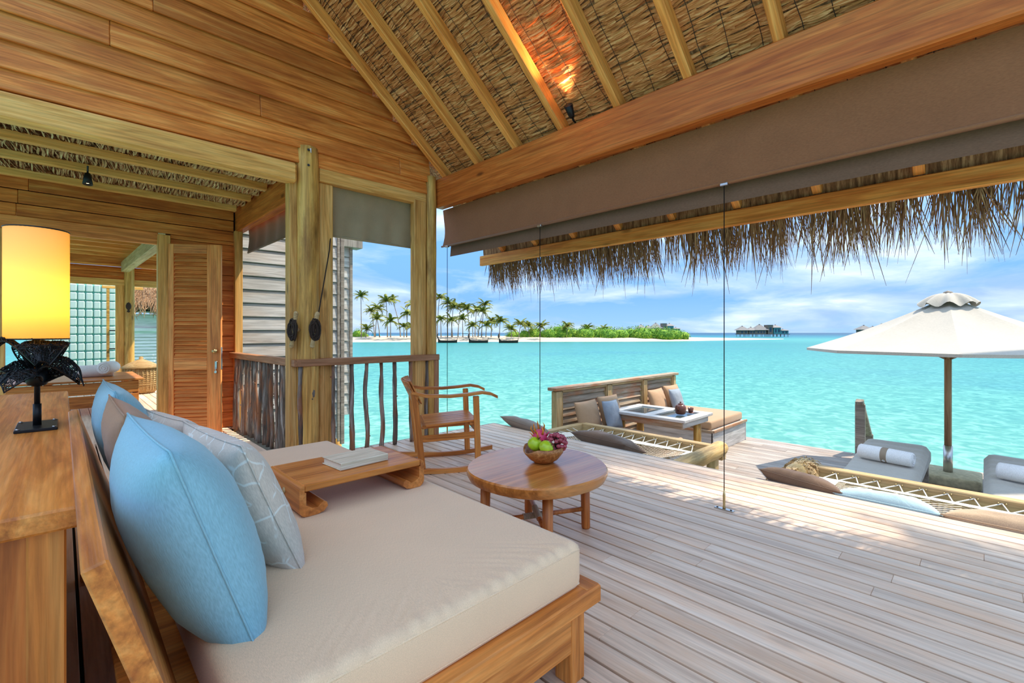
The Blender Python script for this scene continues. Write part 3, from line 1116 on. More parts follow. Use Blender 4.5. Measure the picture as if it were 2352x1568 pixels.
# ------------------------------------------------------------------ console behind the daybed
con = thing('console', 'long teak console behind the daybed cushions', 'console', (-.21, 1.465, 0))
bar('top', (.0, 0, .775), (.0, 2.95, .775), .48, .05, W['teak'], con, .006)
bar('end_board', (-.06, .045, .375), (.16, .045, .375), .03, .75, W['teakz'], con, .003)
bar('corner_post', (.185, .05, 0), (.185, .05, .75), .05, .065, W['teak'], con, .004, up=(1, 0, 0))
bar('corner_post', (.185, 2.9, 0), (.185, 2.9, .75), .05, .065, W['teak'], con, .004, up=(1, 0, 0))
bar('corner_post', (-.2, .05, 0), (-.2, .05, .75), .05, .065, W['teak'], con, .004, up=(1, 0, 0))
bar('front_board', (.19, .08, .375), (.19, 2.87, .375), .02, .74, W['teak'], con, .003)
bar('end_board', (-.2, 2.91, .375), (.16, 2.91, .375), .03, .75, W['teakz'], con, .003)

# ------------------------------------------------------------------ table lamp
mb_, n, bb = base_mat('parchment shade', .8, .2)
n.nodes.remove(bb)
o_ = n.nodes['Material Output']
dif = N(n, 'ShaderNodeBsdfDiffuse')
dif.inputs[0].default_value = (*S_(240, 214, 150), 1)
tr = N(n, 'ShaderNodeBsdfTranslucent')
tr.inputs[0].default_value = (*S_(250, 206, 96), 1)
mx = N(n, 'ShaderNodeMixShader')
mx.inputs[0].default_value = .5
L(n, dif, 0, mx, 1)
L(n, tr, 0, mx, 2)
L(n, mx, 0, o_, 0)
lamp = thing('table_lamp', 'lit yellow cylinder lamp with a black wire flower on its stem', 'lamp', (-.075, 2.8, .80))
bp_ = MB().box((0, .0, .006), (.125, .25, .012), .002).build('base', W['black'], lamp)
for sx in (-1, 1):
    for sy in (-1, 1):
        MB().lathe([(.007, .012), (.006, .016), (0, .017)], 8, M.Translation((sx * .052, sy * .11, 0))).build('screw', W['metal'], bp_, True)
MB().tube([(0, 0, .012), (0, 0, .10)], .0135, 14).build('collar', W['black'], lamp, True)
MB().tube([(0, 0, .09), (0, 0, .40)], .0095, 12).build('stem', W['black'], lamp, True)
MB().tube([(0, 0, .39), (0, 0, .5)], .014, 12).build('socket', W['black'], lamp, True)
SR = .1
MB().lathe([(SR, .372), (SR, .835)], 48).build('lamp_shade', mb_, lamp, True, fix=False)
hoop = MB()
for z in (.374, .833):
    hoop.tube([(math.cos(2 * PI * k / 40) * SR * .99, math.sin(2 * PI * k / 40) * SR * .99, z) for k in range(41)], .003, 5, False)
for k in range(3):
    a = 2 * PI * k / 3 + .4
    hoop.tube([(0, 0, .38), (math.cos(a) * SR, math.sin(a) * SR, .376)], .003, 5)
hoop.build('shade_frame', W['black'], lamp, True, fix=False)
ld = bpy.data.lights.new('lamp_light', 'POINT')
ld.energy = .65
ld.color = (1, .62, .2)
ld.shadow_soft_size = .035
lo = bpy.data.objects.new('lamp_light', ld)
COL.objects.link(lo)
lo.parent = lamp
lo.location = (0, 0, .55)
MB().lathe([(0, .5), (.016, .5), (.016, .51), (0, .51)], 12).build('bulb_socket', W['black'], lamp, True)
# wire flower: petals of black wire
r = random.Random(21)
for k in range(7):
    a = 2 * PI * k / 7 + .35
    up = (.0, .055, .012, .06, .0, .05, .02)[k]
    ca, sa = math.cos(a), math.sin(a)

    def pet(u, v, ca=ca, sa=sa, up=up):
        w = .078 * math.sin(PI * min(1, u * .84 + .1)) ** .8
        rr_ = .012 + .135 * u
        s = (v - .5) * 2
        z = .195 + up * (1 + .5 * u) + (.06 + up) * math.sin(u * PI * .85) - .028 * u * u - .03 * s * s * u ** .5 + .008 * math.sin(s * 3 + up * 90)
        return V((ca * rr_ - sa * w * s, sa * rr_ + ca * w * s, z))
    b = MB()
    for q in range(60):
        ph = r.uniform(0, 6.3)
        v0 = r.uniform(0, 1)
        am = r.uniform(.02, .2)
        pts = [pet(t / 11, min(1, max(0, v0 + am * math.sin(ph + t * r.uniform(.5, .9))))) + V((0, 0, r.uniform(-.004, .004))) for t in range(12)]
        b.tube(pts, .0013, 3, False)
    for q in range(34):
        u0 = .08 + .92 * q / 33
        pts = [pet(min(1, max(0, u0 + r.uniform(-.06, .06))), t / 8) for t in range(9)]
        b.tube(pts, .0013, 3, False)
    rim = [pet(t / 12, 0) for t in range(13)] + [pet(1, t / 6) for t in range(1, 6)] + [pet(1 - t / 12, 1) for t in range(13)]
    b.tube(rim, .003, 4, False)
    b.build('petal', W['black'], lamp, False, fix=False)
MB().lathe([(0, .17), (.03, .18), (.04, .21), (.03, .25), (0, .26)], 12, None).build('flower_heart', W['black'], lamp, True)

# ------------------------------------------------------------------ daybed
W['beige'] = fabric('beige cushion canvas', S_(230, 198, 164), .9, 900, .03, .025)
W['beigew'] = fabric('beige cushion canvas puckered', S_(230, 198, 164), .9, 900, .03, .025)
bed = thing('daybed', 'teak daybed with a thick beige mattress', 'daybed', (0, 0, 0))
BX0, BX1, BY0, BY1 = .24, 1.30, .975, 3.12
bar('rail', (BX1 + .015, BY0 - .03, .292), (BX1 + .015, BY1, .292), .075, .062, W['teak'], bed, .005)
bar('rail', (.05, BY0 + .0, .292), (BX1 + .05, BY0 + .0, .292), .075, .06, W['teak'], bed, .005)
bar('rail', (.05, BY1, .292), (BX1 + .05, BY1, .292), .075, .06, W['teak'], bed, .005)
bar('apron', (.1, BY0 + .02, .185), (BX1 - .03, BY0 + .02, .185), .03, .15, W['teak'], bed, .004)
bar('apron', (BX1 + .0, BY0 + .06, .185), (BX1 + .0, BY1 - .06, .185), .03, .15, W['teak'], bed, .004)
for x, y in ((BX1 - .03, BY0 + .04), (BX1 - .03, BY1 - .05), (.1, BY0 + .04), (.1, BY1 - .05)):
    bar('leg', (x, y, 0), (x, y, .262), .075, .075, W['teak'], bed, .005, up=(1, 0, 0))
bar('bed_base', (.1, 2.05, .305), (BX1 - .04, 2.05, .305), BY1 - BY0 - .1, .02, W['teak'], bed, .003)


def mat_fn(c):
    # crown the top slightly, pucker the seams near the front end
    tx = c.x / .53
    ty = c.y / 1.07
    if c.z > 0:
        c.z += .012 * (1 - tx * tx) * (1 - ty * ty) - .004
        e = max(0, 1 - (c.y + 1.07) / .22)
        c.z += .0032 * e * math.sin(c.x * 95 + 2 * math.sin(c.x * 23)) * min(1, (c.y + 1.075) / .05)
    return c


def grid_cushion(name, d, rr_, mt, parent, loc, fn, nx, ny):
    """closed cushion with a dense top so that puckers and crowns show"""
    hx, hy, hz = d[0] / 2, d[1] / 2, d[2] / 2
    b = MB()
    prof = [(0, -hz), (0, -hz)]
    rings = []
    lv = [(-rr_, -hz)] + [(-rr_ + rr_ * math.sin(k * PI / 8), -hz + rr_ - rr_ * math.cos(k * PI / 8)) for k in range(1, 5)] + [(0, hz - rr_)] + [(-rr_ + rr_ * math.cos(k * PI / 8), hz - rr_ + rr_ * math.sin(k * PI / 8)) for k in range(1, 5)]
    per = []
    n1, n2 = nx, ny
    cr = rr_ * 1.2

    def ring(off, z):
        a, c = hx + off, hy + off
        q = max(.004, cr + off)
        pts = []
        for (cx_, cy_, a0) in ((a - q, -c + q, -PI / 2), (a - q, c - q, 0), (-a + q, c - q, PI / 2), (-a + q, -c + q, PI)):
            for k in range(5):
                t = a0 + k * PI / 8
                pts.append((cx_ + q * math.cos(t), cy_ + q * math.sin(t), z))
        # resample straight runs
        res = []
        m_ = len(pts)
        for k in range(m_):
            p_, q_ = V(pts[k]), V(pts[(k + 1) % m_])
            l_ = (q_ - p_).length
            nn = {4: n2, 9: n1, 14: n2, 19: n1}.get(k, 1)
            for s_ in range(nn):
                res.append(p_.lerp(q_, s_ / nn))
        return res
    rs = [ring(o, z) for o, z in lv]
    m_ = len(rs[0])
    vs_ = [p_ for rg in rs for p_ in rg]
    fs = []
    for k in range(len(rs) - 1):
        for q in range(m_):
            q2 = (q + 1) % m_
            fs.append((k * m_ + q, k * m_ + q2, (k + 1) * m_ + q2, (k + 1) * m_ + q))
    # inner rings of the top
    inner = [1 - .02, .94, .86, .7, .45, .2]
    last = len(rs) - 1
    top = rs[-1]
    base = last
    for f_ in inner:
        base += 1
        vs_ += [V((p_.x * f_ if False else math.copysign(max(0, abs(p_.x) - (1 - f_) * min(hx, hy)), p_.x), math.copysign(max(0, abs(p_.y) - (1 - f_) * min(hx, hy)), p_.y), p_.z)) for p_ in top]
        for q in range(m_):
            q2 = (q + 1) % m_
            fs.append(((base - 1) * m_ + q, (base - 1) * m_ + q2, base * m_ + q2, base * m_ + q))
    fs.append(tuple(base * m_ + q for q in range(m_)))
    fs.append(tuple(range(m_))[::-1])
    vs_ = [fn(V(p_)) for p_ in vs_] if fn else vs_
    b.add(vs_, fs)
    return b.build(name, mt, parent, True, fix=True, loc=loc)


def puck(c):
    if c.z > 0:
        tx = c.x / .53
        e = max(0, 1 - abs(c.y + 1.04) / .16)
        c.z += .009 * e * NZ.noise(V((c.x * 34, c.y * 5, 0)))
    return c


mt_ = grid_cushion('mattress', (BX1 - BX0, BY1 - BY0, .16), .032, W['beigew'], bed, ((BX0 + BX1) / 2, (BY0 + BY1) / 2, .396), puck, 130, 60)
hx, hy = (BX1 - BX0) / 2 - .005, (BY1 - BY0) / 2 - .005
for z in (.058, -.058):
    pts = [(hx, -hy + .05, z), (hx, hy - .05, z)]
    MB().tube([(-hx, -hy, z), (hx - .02, -hy, z), (hx, -hy + .02, z), (hx, hy - .02, z), (hx - .02, hy, z), (-hx, hy, z)], .0042, 6).build('piping', W['beige'], mt_, True)
# leaning backrest board
bk_ = bar('backrest', (.112, BY0 + .03, .575), (.112, BY1 - .02, .575), .036, .52, W['teak'], bed, .004, up=(-.3, 0, 1))


# ------------------------------------------------------------------ cushions
def pillow(name, label, cat, c, w, h, t, ax_w, ax_h, mt, group=None, pipe=None, seed=0, wr=.006):
    ax_w = V(ax_w).normalized()
    ax_h = V(ax_h)
    ax_h = (ax_h - ax_w * ax_h.dot(ax_w)).normalized()
    ax_t = ax_w.cross(ax_h)
    n = 26
    b = MB()

    def P(u, v, s):
        e = .055
        x = u * (1 - e * (1 - v * v) * abs(u))
        y = v * (1 - e * (1 - u * u) * abs(v))
        z = s * (max(0, 1 - abs(u) ** 2.6) ** .55) * (max(0, 1 - abs(v) ** 2.6) ** .55)
        wv = wr * NZ.noise(V((u * 2.2, v * 2.2, seed + s * 3))) * (1 - abs(u) ** 4) * (1 - abs(v) ** 4)
        edge = max(abs(u), abs(v))
        wv += wr * .7 * s * NZ.noise(V((u * 7, v * 7, seed * 3.0))) * edge * (1 - edge) * 3
        return V((x * w / 2, y * h / 2, z * t / 2 + wv))
    for s in (1, -1):
        b.grid(lambda i, j, s=s: P(i * 2 - 1, j * 2 - 1, s), n, n)
    # weld the two halves along the rim
    me = bpy.data.meshes.new(name)
    me.from_pydata(b.v, [], b.f)
    bb_ = bmesh.new()
    bb_.from_mesh(me)
    bmesh.ops.remove_doubles(bb_, verts=bb_.verts, dist=.0005)
    bmesh.ops.recalc_face_normals(bb_, faces=bb_.faces)
    bb_.to_mesh(me)
    bb_.free()
    me.polygons.foreach_set('use_smooth', [True] * len(me.polygons))
    o = obj(name, me, mt)
    mw = M((ax_w, ax_h, ax_t)).transposed().to_4x4()
    mw.translation = V(c)
    o.matrix_basis = mw
    tag(o, label, cat, group)
    rim = []
    for a, c_ in (((-1, -1), (1, -1)), ((1, -1), (1, 1)), ((1, 1), (-1, 1)), ((-1, 1), (-1, -1))):
        for k in range(14):
            f_ = k / 14
            rim.append(P(a[0] + (c_[0] - a[0]) * f_, a[1] + (c_[1] - a[1]) * f_, 0))
    rim.append(rim[0])
    MB().tube(rim, .0028, 5, False).build('seam', pipe or mt, o, True, fix=False)
    return o


W['blue'] = fabric('sky blue linen', S_(138, 186, 204), .85, 520, .1, .05)
W['brown'] = fabric('brown linen', S_(160, 122, 92), .85, 520, .1, .05)
mp_ = fabric('grey coral print', S_(206, 196, 184), .85, 520, .08, .05)
n = mp_.node_tree
bb = n.nodes['Principled BSDF']
t = N(n, 'ShaderNodeTexCoord')
vo = N(n, 'ShaderNodeTexVoronoi')
vo.feature = 'DISTANCE_TO_EDGE'
vo.inputs['Scale'].default_value = 13
nd = N(n, 'ShaderNodeTexNoise')
nd.inputs['Scale'].default_value = 9
vm = N(n, 'ShaderNodeVectorMath')
vm.operation = 'MULTIPLY_ADD'
vm.inputs[1].default_value = (.05, .05, .05)
L(n, t, 'Object', nd, 'Vector')
L(n, nd, 'Color', vm, 0)
L(n, t, 'Object', vm, 2)
L(n, vm, 0, vo, 'Vector')
n2_ = N(n, 'ShaderNodeTexNoise')
n2_.inputs['Scale'].default_value = 11
L(n, t, 'Object', n2_, 'Vector')
rr1 = ramp(n, [(.02, (1, 1, 1)), (.05, (0, 0, 0))])
L(n, vo, 'Distance', rr1, 0)
rr2 = ramp(n, [(.46, (0, 0, 0)), (.52, (1, 1, 1))])
L(n, n2_, 'Fac', rr2, 0)
ln2 = math_n(n, 'MULTIPLY', rr1.outputs[0], rr2.outputs[0])
old = bb.inputs['Base Color'].links[0].from_socket
n.links.new(mixc(n, math_n(n, 'MULTIPLY', ln2, .8), old, S_(226, 230, 226)), bb.inputs['Base Color'])
W['print'] = mp_
AW = (0, 1, 0)
GP = 'cushions on the daybed'
pillow('cushion', 'big sky blue cushion nearest the camera on the daybed', 'cushion', (.24, 1.475, .69), .57, .57, .25, (-.04, 1, 0.02), (-.34, 0, 1), W['blue'], GP, seed=1)
pillow('cushion', 'grey coral print cushion beside the nearest blue cushion', 'cushion', (.425, 1.72, .662), .53, .49, .18, (-.1, 1, .01), (-.42, 0, 1), W['print'], GP, seed=2)
pillow('cushion', 'plain brown cushion between the two blue cushions', 'cushion', (.215, 2.12, .715), .5, .5, .17, (-.02, 1, .04), (-.34, 0, 1), W['brown'], GP, seed=3)
pillow('cushion', 'blue cushion at the back, farthest along the daybed', 'cushion', (.205, 2.62, .735), .52, .5, .19, (-.02, 1, 0.02), (-.26, 0, 1), W['blue'], GP, seed=4)
pillow('cushion', 'grey coral print cushion at the back, in front of the far blue one', 'cushion', (.385, 2.36, .665), .5, .44, .16, (-.16, 1, 0), (-.44, 0, 1), W['print'], GP, seed=5)

# ------------------------------------------------------------------ tray table with book
tray = thing('tray_table', 'low scroll footed teak tray table on the mattress', 'table', (.945, 2.05, .4775))
TW, TH_, TD = .57, .125, .19
bar('top', (-TW / 2 + .02, 0, TH_ - .014), (TW / 2 - .02, 0, TH_ - .014), TD * 2, .026, W['teak'], tray, .004)
for s in (-1, 1):
    th = .026
    X = TW / 2
    outer = []
    for k in range(6):
        a = PI / 2 - k * PI / 10
        outer.append((X - .02 + .02 * math.cos(a), TH_ - .021 + .02 * math.sin(a)))
    for k in range(7):
        a = -k * PI / 12
        outer.append((X - .03 + .03 * math.cos(a), .03 + .03 * math.sin(a)))
    outer += [(X - .07, 0.0), (X - .095, .006), (X - .112, .024), (X - .108, .04), (X - .096, .046), (X - .085, .04), (X - .07, .028), (X - .05, .03), (X - th, .045), (X - th, TH_ - .03), (X - .02, TH_ - .03)]
    poly = [(s * x, z) for x, z in (outer if s > 0 else outer[::-1])]
    MB().prism(poly, -TD, TD).build('scroll_leg', W['teaky'], tray)
    MB().lathe([(.014, 0), (.012, .004), (0, .005)], 12, M.Translation((s * X, -.02, .07)) @ M.Rotation(s * PI / 2, 4, 'Y')).build('inlay', W['palepine'], tray, True)
W['linen'] = wood('pale textured book cloth', S_(196, 180, 152), S_(222, 208, 184), S_(236, 226, 206), .85, fine=2.5, bump=.3, var=0)
W['paper'] = flat('book paper', S_(232, 226, 210), .9, bump=.1, bs=300)
book = thing('book', 'pale linen covered book lying on the tray table', 'book', (.975, 2.04, .4775 + TH_), rad(4))
bar('cover', (-.118, 0, .0016), (.118, 0, .0016), .17, .003, W['linen'], book, .0008)
bar('cover', (-.118, 0, .0295), (.118, 0, .0295), .17, .003, W['linen'], book, .0008)
bar('spine', (-.118, -.0845, .0155), (.118, -.0845, .0155), .004, .0285, W['linen'], book, .001)
bar('pages', (-.112, .0, .0155), (.112, .0, .0155), .158, .0245, W['paper'], book, .001)

# ------------------------------------------------------------------ round table with fruit
W['slab'] = wood('polished tree slab', S_(150, 82, 34), S_(202, 124, 58), S_(220, 150, 82), .22, var=0, fine=.6, bump=.08, spec=.5, patch=S_(196, 140, 90), pamt=.5)
ct = thing('coffee_table', 'round wooden slab coffee table with four log legs', 'table', (2.02, 1.86, 0))
TZ = .42


def wobt(a, z):
    return 1 + .03 * math.sin(a * 2 + .6) + .012 * math.sin(a * 5 + 1)


MB().lathe([(.0, TZ - .075), (.37, TZ - .075), (.405, TZ - .06), (.42, TZ - .03), (.42, TZ - .008), (.413, TZ), (0, TZ)], 64, wob=wobt).build('top', W['slab'], ct, 'auto')
lg = [(.29, -.14), (.21, .27), (-.29, .14), (-.21, -.27)]
for x, y in lg:
    MB().tube([(x, y, 0), (x, y, .01), (x * .98, y * .98, TZ - .07)], [.024, .027, .029], 14).build('leg', W['teakz'], ct, True)
for a, c in ((0, 2), (1, 3)):
    z = .12 + .0 * a
    s = MB().tube([(lg[a][0], lg[a][1], z + .012 * a), (lg[c][0], lg[c][1], z + .012 * a)], .014, 10).build('stretcher', W['teakz'], ct, True)
    d_ = V((lg[c][0] - lg[a][0], lg[c][1] - lg[a][1], 0)).normalized()
    q = MB()
    pd = V((-d_.y, d_.x, 0))
    pts = [d_ * (-.09 + .18 * k / 150) + V((0, 0, z + .012 * a)) + pd * (.0165 * math.cos(k * .9)) + V((0, 0, .0165 * math.sin(k * .9))) for k in range(150)]
    q.tube(pts, .0035, 4, False)
    q.build('binding', flat('jute binding %d' % a, S_(176, 160, 138), .9), s, True, fix=False)

W['olivewood'] = wood('olive wood', S_(110, 66, 32), S_(176, 112, 58), S_(214, 158, 96), .35, fine=2.6, var=0, bump=.1, axis=1)
bowl = thing('fruit_bowl', 'rough edged olive wood bowl on the round table', 'bowl', (2.085, 1.865, TZ))
prof = [(r_ * 1.17, z_ * 1.12) for r_, z_ in [(0, 0), (.045, .0), (.075, .02), (.1, .055), (.108, .088), (.100, .088), (.09, .055), (.066, .024), (.04, .012), (0, .012)]]
b = MB().lathe(prof, 40, wob=lambda a, z: 1 + .03 * math.sin(a * 2 + 1))
b.v = [(x, y, z - (.026 * max(0, math.sin(math.atan2(y, x) * 2 + 2.3)) * max(0, z - .05) / .04)) for x, y, z in b.v]
b.build('shell', W['olivewood'], bowl, True)


def apple(loc, label, tilt):
    t = thing('green_apple', label, 'apple', loc, group='green apples in the fruit bowl')
    mm = M.Rotation(tilt, 4, 'X') @ M.Rotation(tilt * .6, 4, 'Y') @ M.Scale(1.2, 4)
    pr = []
    for k in range(17):
        a = PI * k / 16
        rr_ = .037 * math.sin(a) ** .9 * (1 + .06 * math.cos(a))
        z = -.034 * math.cos(a)
        if k > 12:
            z -= .012 * ((k - 12) / 4) ** 2
        if k < 3:
            z += .005 * (1 - k / 3)
        pr.append((max(0, rr_), z))
    m = bpy.data.materials.get('green apple skin') or flat('green apple skin', S_(176, 206, 40), .3, spec=.5, var=.2, bs=25)
    MB().lathe(pr, 26, mm).build('flesh', m, t, True)
    MB().tube([mm @ V((0, 0, .02)), mm @ V((.003, 0, .034)), mm @ V((.008, 0, .042))], [.002, .0018, .0025], 6).build('stem', W['rope'], t, True)
    return t


apple((2.03, 1.885, TZ + .115), 'green apple at the back left of the bowl', .5)
apple((2.035, 1.80, TZ + .106), 'green apple at the front of the bowl', .9)
W['grape'] = flat('red grape skin', S_(168, 70, 84), .3, spec=.5, var=.5, bs=30)
gr = thing('grape_bunch', 'bunch of dark red grapes in the bowl', 'grapes', (2.14, 1.81, TZ + .105), group=None)
gr.scale = (1.25, 1.25, 1.2)
r = random.Random(4)
gp = MB().lathe([(0, -.0115)] + [(.0105 * math.sin(PI * k / 8), -.0115 * math.cos(PI * k / 8)) for k in range(1, 8)] + [(0, .0115)], 10)
gme = None
pts_ = []
for k in range(46):
    for tr_ in range(40):
        u = V((r.gauss(0, 1), r.gauss(0, 1), r.gauss(0, 1))).normalized()
        p_ = V((u.x * .043, u.y * .048, u.z * .04 + .01))
        if all((p_ - q).length > .0155 for q in pts_):
            pts_.append(p_)
            break
for p_ in pts_:
    if gme is None:
        o = gp.build('grape', W['grape'], gr, True)
        gme = o.data
    else:
        o = obj('grape', gme, W['grape'], gr)
    o.location = p_
    o.rotation_euler = (r.uniform(0, 3), r.uniform(0, 3), 0)
MB().tube([(0, 0, -.02), (0, 0, .04), (.01, .005, .062)], [.012, .004, .003], 6).build('stalk', W['rope'], gr, True)
dg = thing('dragon_fruit', 'pink dragon fruit with curling orange leaf tips in the bowl', 'fruit', (2.095, 1.905, TZ + .135))
dg.scale = (1.2, 1.2, 1.2)
mm = M.Rotation(rad(-28), 4, 'Y') @ M.Rotation(rad(14), 4, 'X')
pink = flat('dragon fruit skin', S_(226, 70, 112), .45, var=.2, bs=30)
org_ = flat('dragon fruit leaf', S_(236, 150, 60), .55, var=.3, bs=40)
MB().lathe([(0, -.05), (.026, -.04), (.038, -.012), (.036, .018), (.022, .042), (0, .05)], 20, mm).build('flesh', pink, dg, True)
for k in range(18):
    a = k * 2.4
    zz = -.02 + .068 * k / 17
    rr_ = .037 * math.sqrt(max(.05, 1 - (zz / .055) ** 2))
    d_ = V((math.cos(a), math.sin(a), 0))
    p0 = d_ * rr_ + V((0, 0, zz))
    top = zz > .02
    p1 = p0 + d_ * .01 + V((0, 0, .018 if not top else .03))
    p2 = p1 + d_ * (.012 if not top else -.006) + V((0, 0, .006 if not top else .022))
    MB().tube([mm @ p0, mm @ p1, mm @ p2], [.007, .0045, .0012], 5, True, flat=.5).build('leaf_scale', org_ if top or k % 3 == 0 else pink, dg, True)

# ------------------------------------------------------------------ rocking chair
ch = thing('rocking_chair', 'teak rocking chair with curved arms facing the sea', 'chair', (2.52, 3.46, 0), rad(-29))
D0, D1, HW = -.26, .25, .28        # rear leg, front leg, half width


def rockz(x):
    return .018 + .16 * (x - .02) ** 2


for s in (-1, 1):
    y = s * HW
    pts = [(-.44 + .94 * k / 16, y, rockz(-.44 + .94 * k / 16)) for k in range(17)]
    b = MB()
    vs_ = []
    for p_ in pts:
        vs_ += [(p_[0], y - .017, p_[2] - .018), (p_[0], y + .017, p_[2] - .018), (p_[0], y + .017, p_[2] + .022), (p_[0], y - .017, p_[2] + .022)]
    fs = [(4 * k + a, 4 * k + (a + 1) % 4, 4 * k + 4 + (a + 1) % 4, 4 * k + 4 + a) for k in range(16) for a in range(4)] + [(3, 2, 1, 0), (64, 65, 66, 67)]
    b.add(vs_, fs)
    b.build('rocker', W['teak'], ch)
    bar('leg', (D1, y, rockz(D1) + .02), (D1 - .02, y, .65), .036, .05, W['teak'], ch, .004, up=(1, 0, 0))
    bar('leg', (D0 + .03, y, rockz(D0) + .02), (D0 - .04, y, .70), .036, .055, W['teak'], ch, .004, up=(1, 0, 0))
    bar('side_rail', (D0 + .01, y, .30), (D1 - .01, y, .315), .024, .055, W['teak'], ch, .003)
    b = MB()
    pts = [(-.32, .66), (-.2, .63), (0, .622), (.16, .632), (.28, .645), (.36, .63), (.42, .60)]
    pts = [(x_, z_ + .035) for x_, z_ in pts]
    vs_ = []
    for x_, z_ in pts:
        yy = y + s * .02 * math.sin((x_ + .32) / .74 * PI)
        vs_ += [(x_, yy - .025, z_ - .012), (x_, yy + .025, z_ - .012), (x_, yy + .025, z_ + .014), (x_, yy - .025, z_ + .014)]
    k_ = len(pts)
    fs = [(4 * k + a, 4 * k + (a + 1) % 4, 4 * k + 4 + (a + 1) % 4, 4 * k + 4 + a) for k in range(k_ - 1) for a in range(4)] + [(3, 2, 1, 0), (4 * k_ - 4, 4 * k_ - 3, 4 * k_ - 2, 4 * k_ - 1)]
    b.add(vs_, fs)
    b.build('arm', W['teak'], ch)
bar('cross_rail', (D1 - .01, -HW, .36), (D1 - .01, HW, .36), .026, .05, W['teak'], ch, .003)
bar('cross_rail', (D0 + .01, -HW, .30), (D0 + .01, HW, .30), .026, .05, W['teak'], ch, .003)
for k in range(6):
    y = -.225 + k * .09
    bar('seat_slat', (-.2, y, .405), (.25, y, .435), .086, .018, W['teak'], ch, .003)
bar('seat_rail', (-.21, -.26, .395), (-.21, .26, .395), .04, .03, W['teak'], ch, .003)
bar('seat_rail', (.2, -.26, .41), (.2, .26, .41), .04, .03, W['teak'], ch, .003)
b = MB()
b.grid(lambda u, v: V((-.26 - .05 * math.sin(v * PI) - .09 * u + .02, -.3 + .6 * v, .60 + .19 * u)), 3, 14)
b.grid(lambda u, v: V((-.28 - .05 * math.sin(v * PI) - .09 * u + .02, -.3 + .6 * v, .595 + .19 * u)), 3, 14)
bo = b.build('backrest', W['teaky'], ch, True, fix=False)
md = bo.modifiers.new('thick', 'SOLIDIFY')
md.thickness = .008

# ------------------------------------------------------------------ net hammocks at the deck edge
W['cord'] = flat('white cotton cord', S_(232, 224, 208), .9)
W['netc'] = flat('cream net cord', S_(228, 206, 180), .9)


def hammock(label, y0, y1, xf, xn=4.17, zf=-.17, zn=-.06, side=True, sag=.14, seed=1):
    t = thing('net_hammock', label, 'hammock', (0, 0, 0))
    r = random.Random(seed)
    bar('beam', (xf + .05, y0 - .1, -.16), (xf + .05, y1 + .06, -.16), .1, .15, W['palepine'], t, .008)
    ya, yb = y0 + .16, y1 - .14
    xa, xb = xn + .02, xf - .13

    def S(u, v):
        z = zn + (zf - zn) * u - sag * math.sin(PI * u) * max(0, math.sin(PI * v)) ** .7
        return V((xa + (xb - xa) * u, ya + (yb - ya) * v, z))
    b = MB()
    lx, ly = xb - xa, yb - ya
    sp = .042
    nseg = 14
    d = -ly
    while d < lx:
        for sg in (1, -1):
            pts = []
            for k in range(nseg + 1):
                yy = ly * k / nseg
                xx = d + yy * .62
                if sg < 0:
                    yy = ly - yy
                if 0 <= xx <= lx:
                    pts.append(S(xx / lx, yy / ly))
            if len(pts) > 1:
                b.tube(pts, .0032, 3, False)
        d += sp
    b.build('net', W['netc'], t, fix=False, kind='stuff')
    # cloth border
    c = MB()
    for (u0, u1, v0, v1) in ((-.01, .04, 0, 1), (.96, 1.02, 0, 1)):
        c.grid(lambda i, j: S(u0 + (u1 - u0) * i, v0 + (v1 - v0) * j) + V((0, 0, .005)), 1, 24)
    for (v0, v1) in ((-.01, .05), (.95, 1.01)):
        c.grid(lambda i, j: S(i, v0 + (v1 - v0) * j) + V((0, 0, .006)), 16, 1)
    c.build('border', W['cord'], t, True, fix=False)
    # zigzag lacing and pegs on the far beam
    n = int(ly / .145)
    lc = MB()
    for k in range(n):
        v0 = (k + .25) / n
        v1 = (k + .75) / n
        p = S(1.0, v0)
        q = V((xf + .002, ya + ly * (k + .5) / n, -.12))
        p2 = S(1.0, (k + 1.25) / n if k < n - 1 else 1)
        lc.tube([p, q], .0055, 5, False)
        lc.tube([q, p2], .0055, 5, False)
        for s in (-1, 1):
            MB().tube([(xf + .0, q.y + s * .018, -.118), (xf - .03, q.y + s * .022, -.112)], .006, 6).build('peg', W['brass'], t, True)
    for k in range(7):
        u = .1 + .8 * k / 6
        for v, yy in ((0.0, y0 + .03), (1.0, y1 - .02)):
            lc.tube([S(u, v), V((S(u, v).x + r.uniform(-.06, .06), yy, -.12))], .005, 5, False)
    lc.build('lacing', W['cord'], t, True, fix=False, kind='stuff')
    return t


def log_x(t, y, x0, x1, z, r0, mt, name='log', shag=False):
    b = MB()
    n = 16
    b.tube([(x0 + (x1 - x0) * k / n, y + .012 * NZ.noise(V((k * .3, y, 0))), z + .012 * NZ.noise(V((k * .3, 5, y)))) for k in range(n + 1)],
           [r0 * (1 + .09 * NZ.noise(V((k * .45, y, 3)))) * (.75 if k in (0, n) else 1) for k in range(n + 1)], 14)
    return b.build(name, mt, t, True)


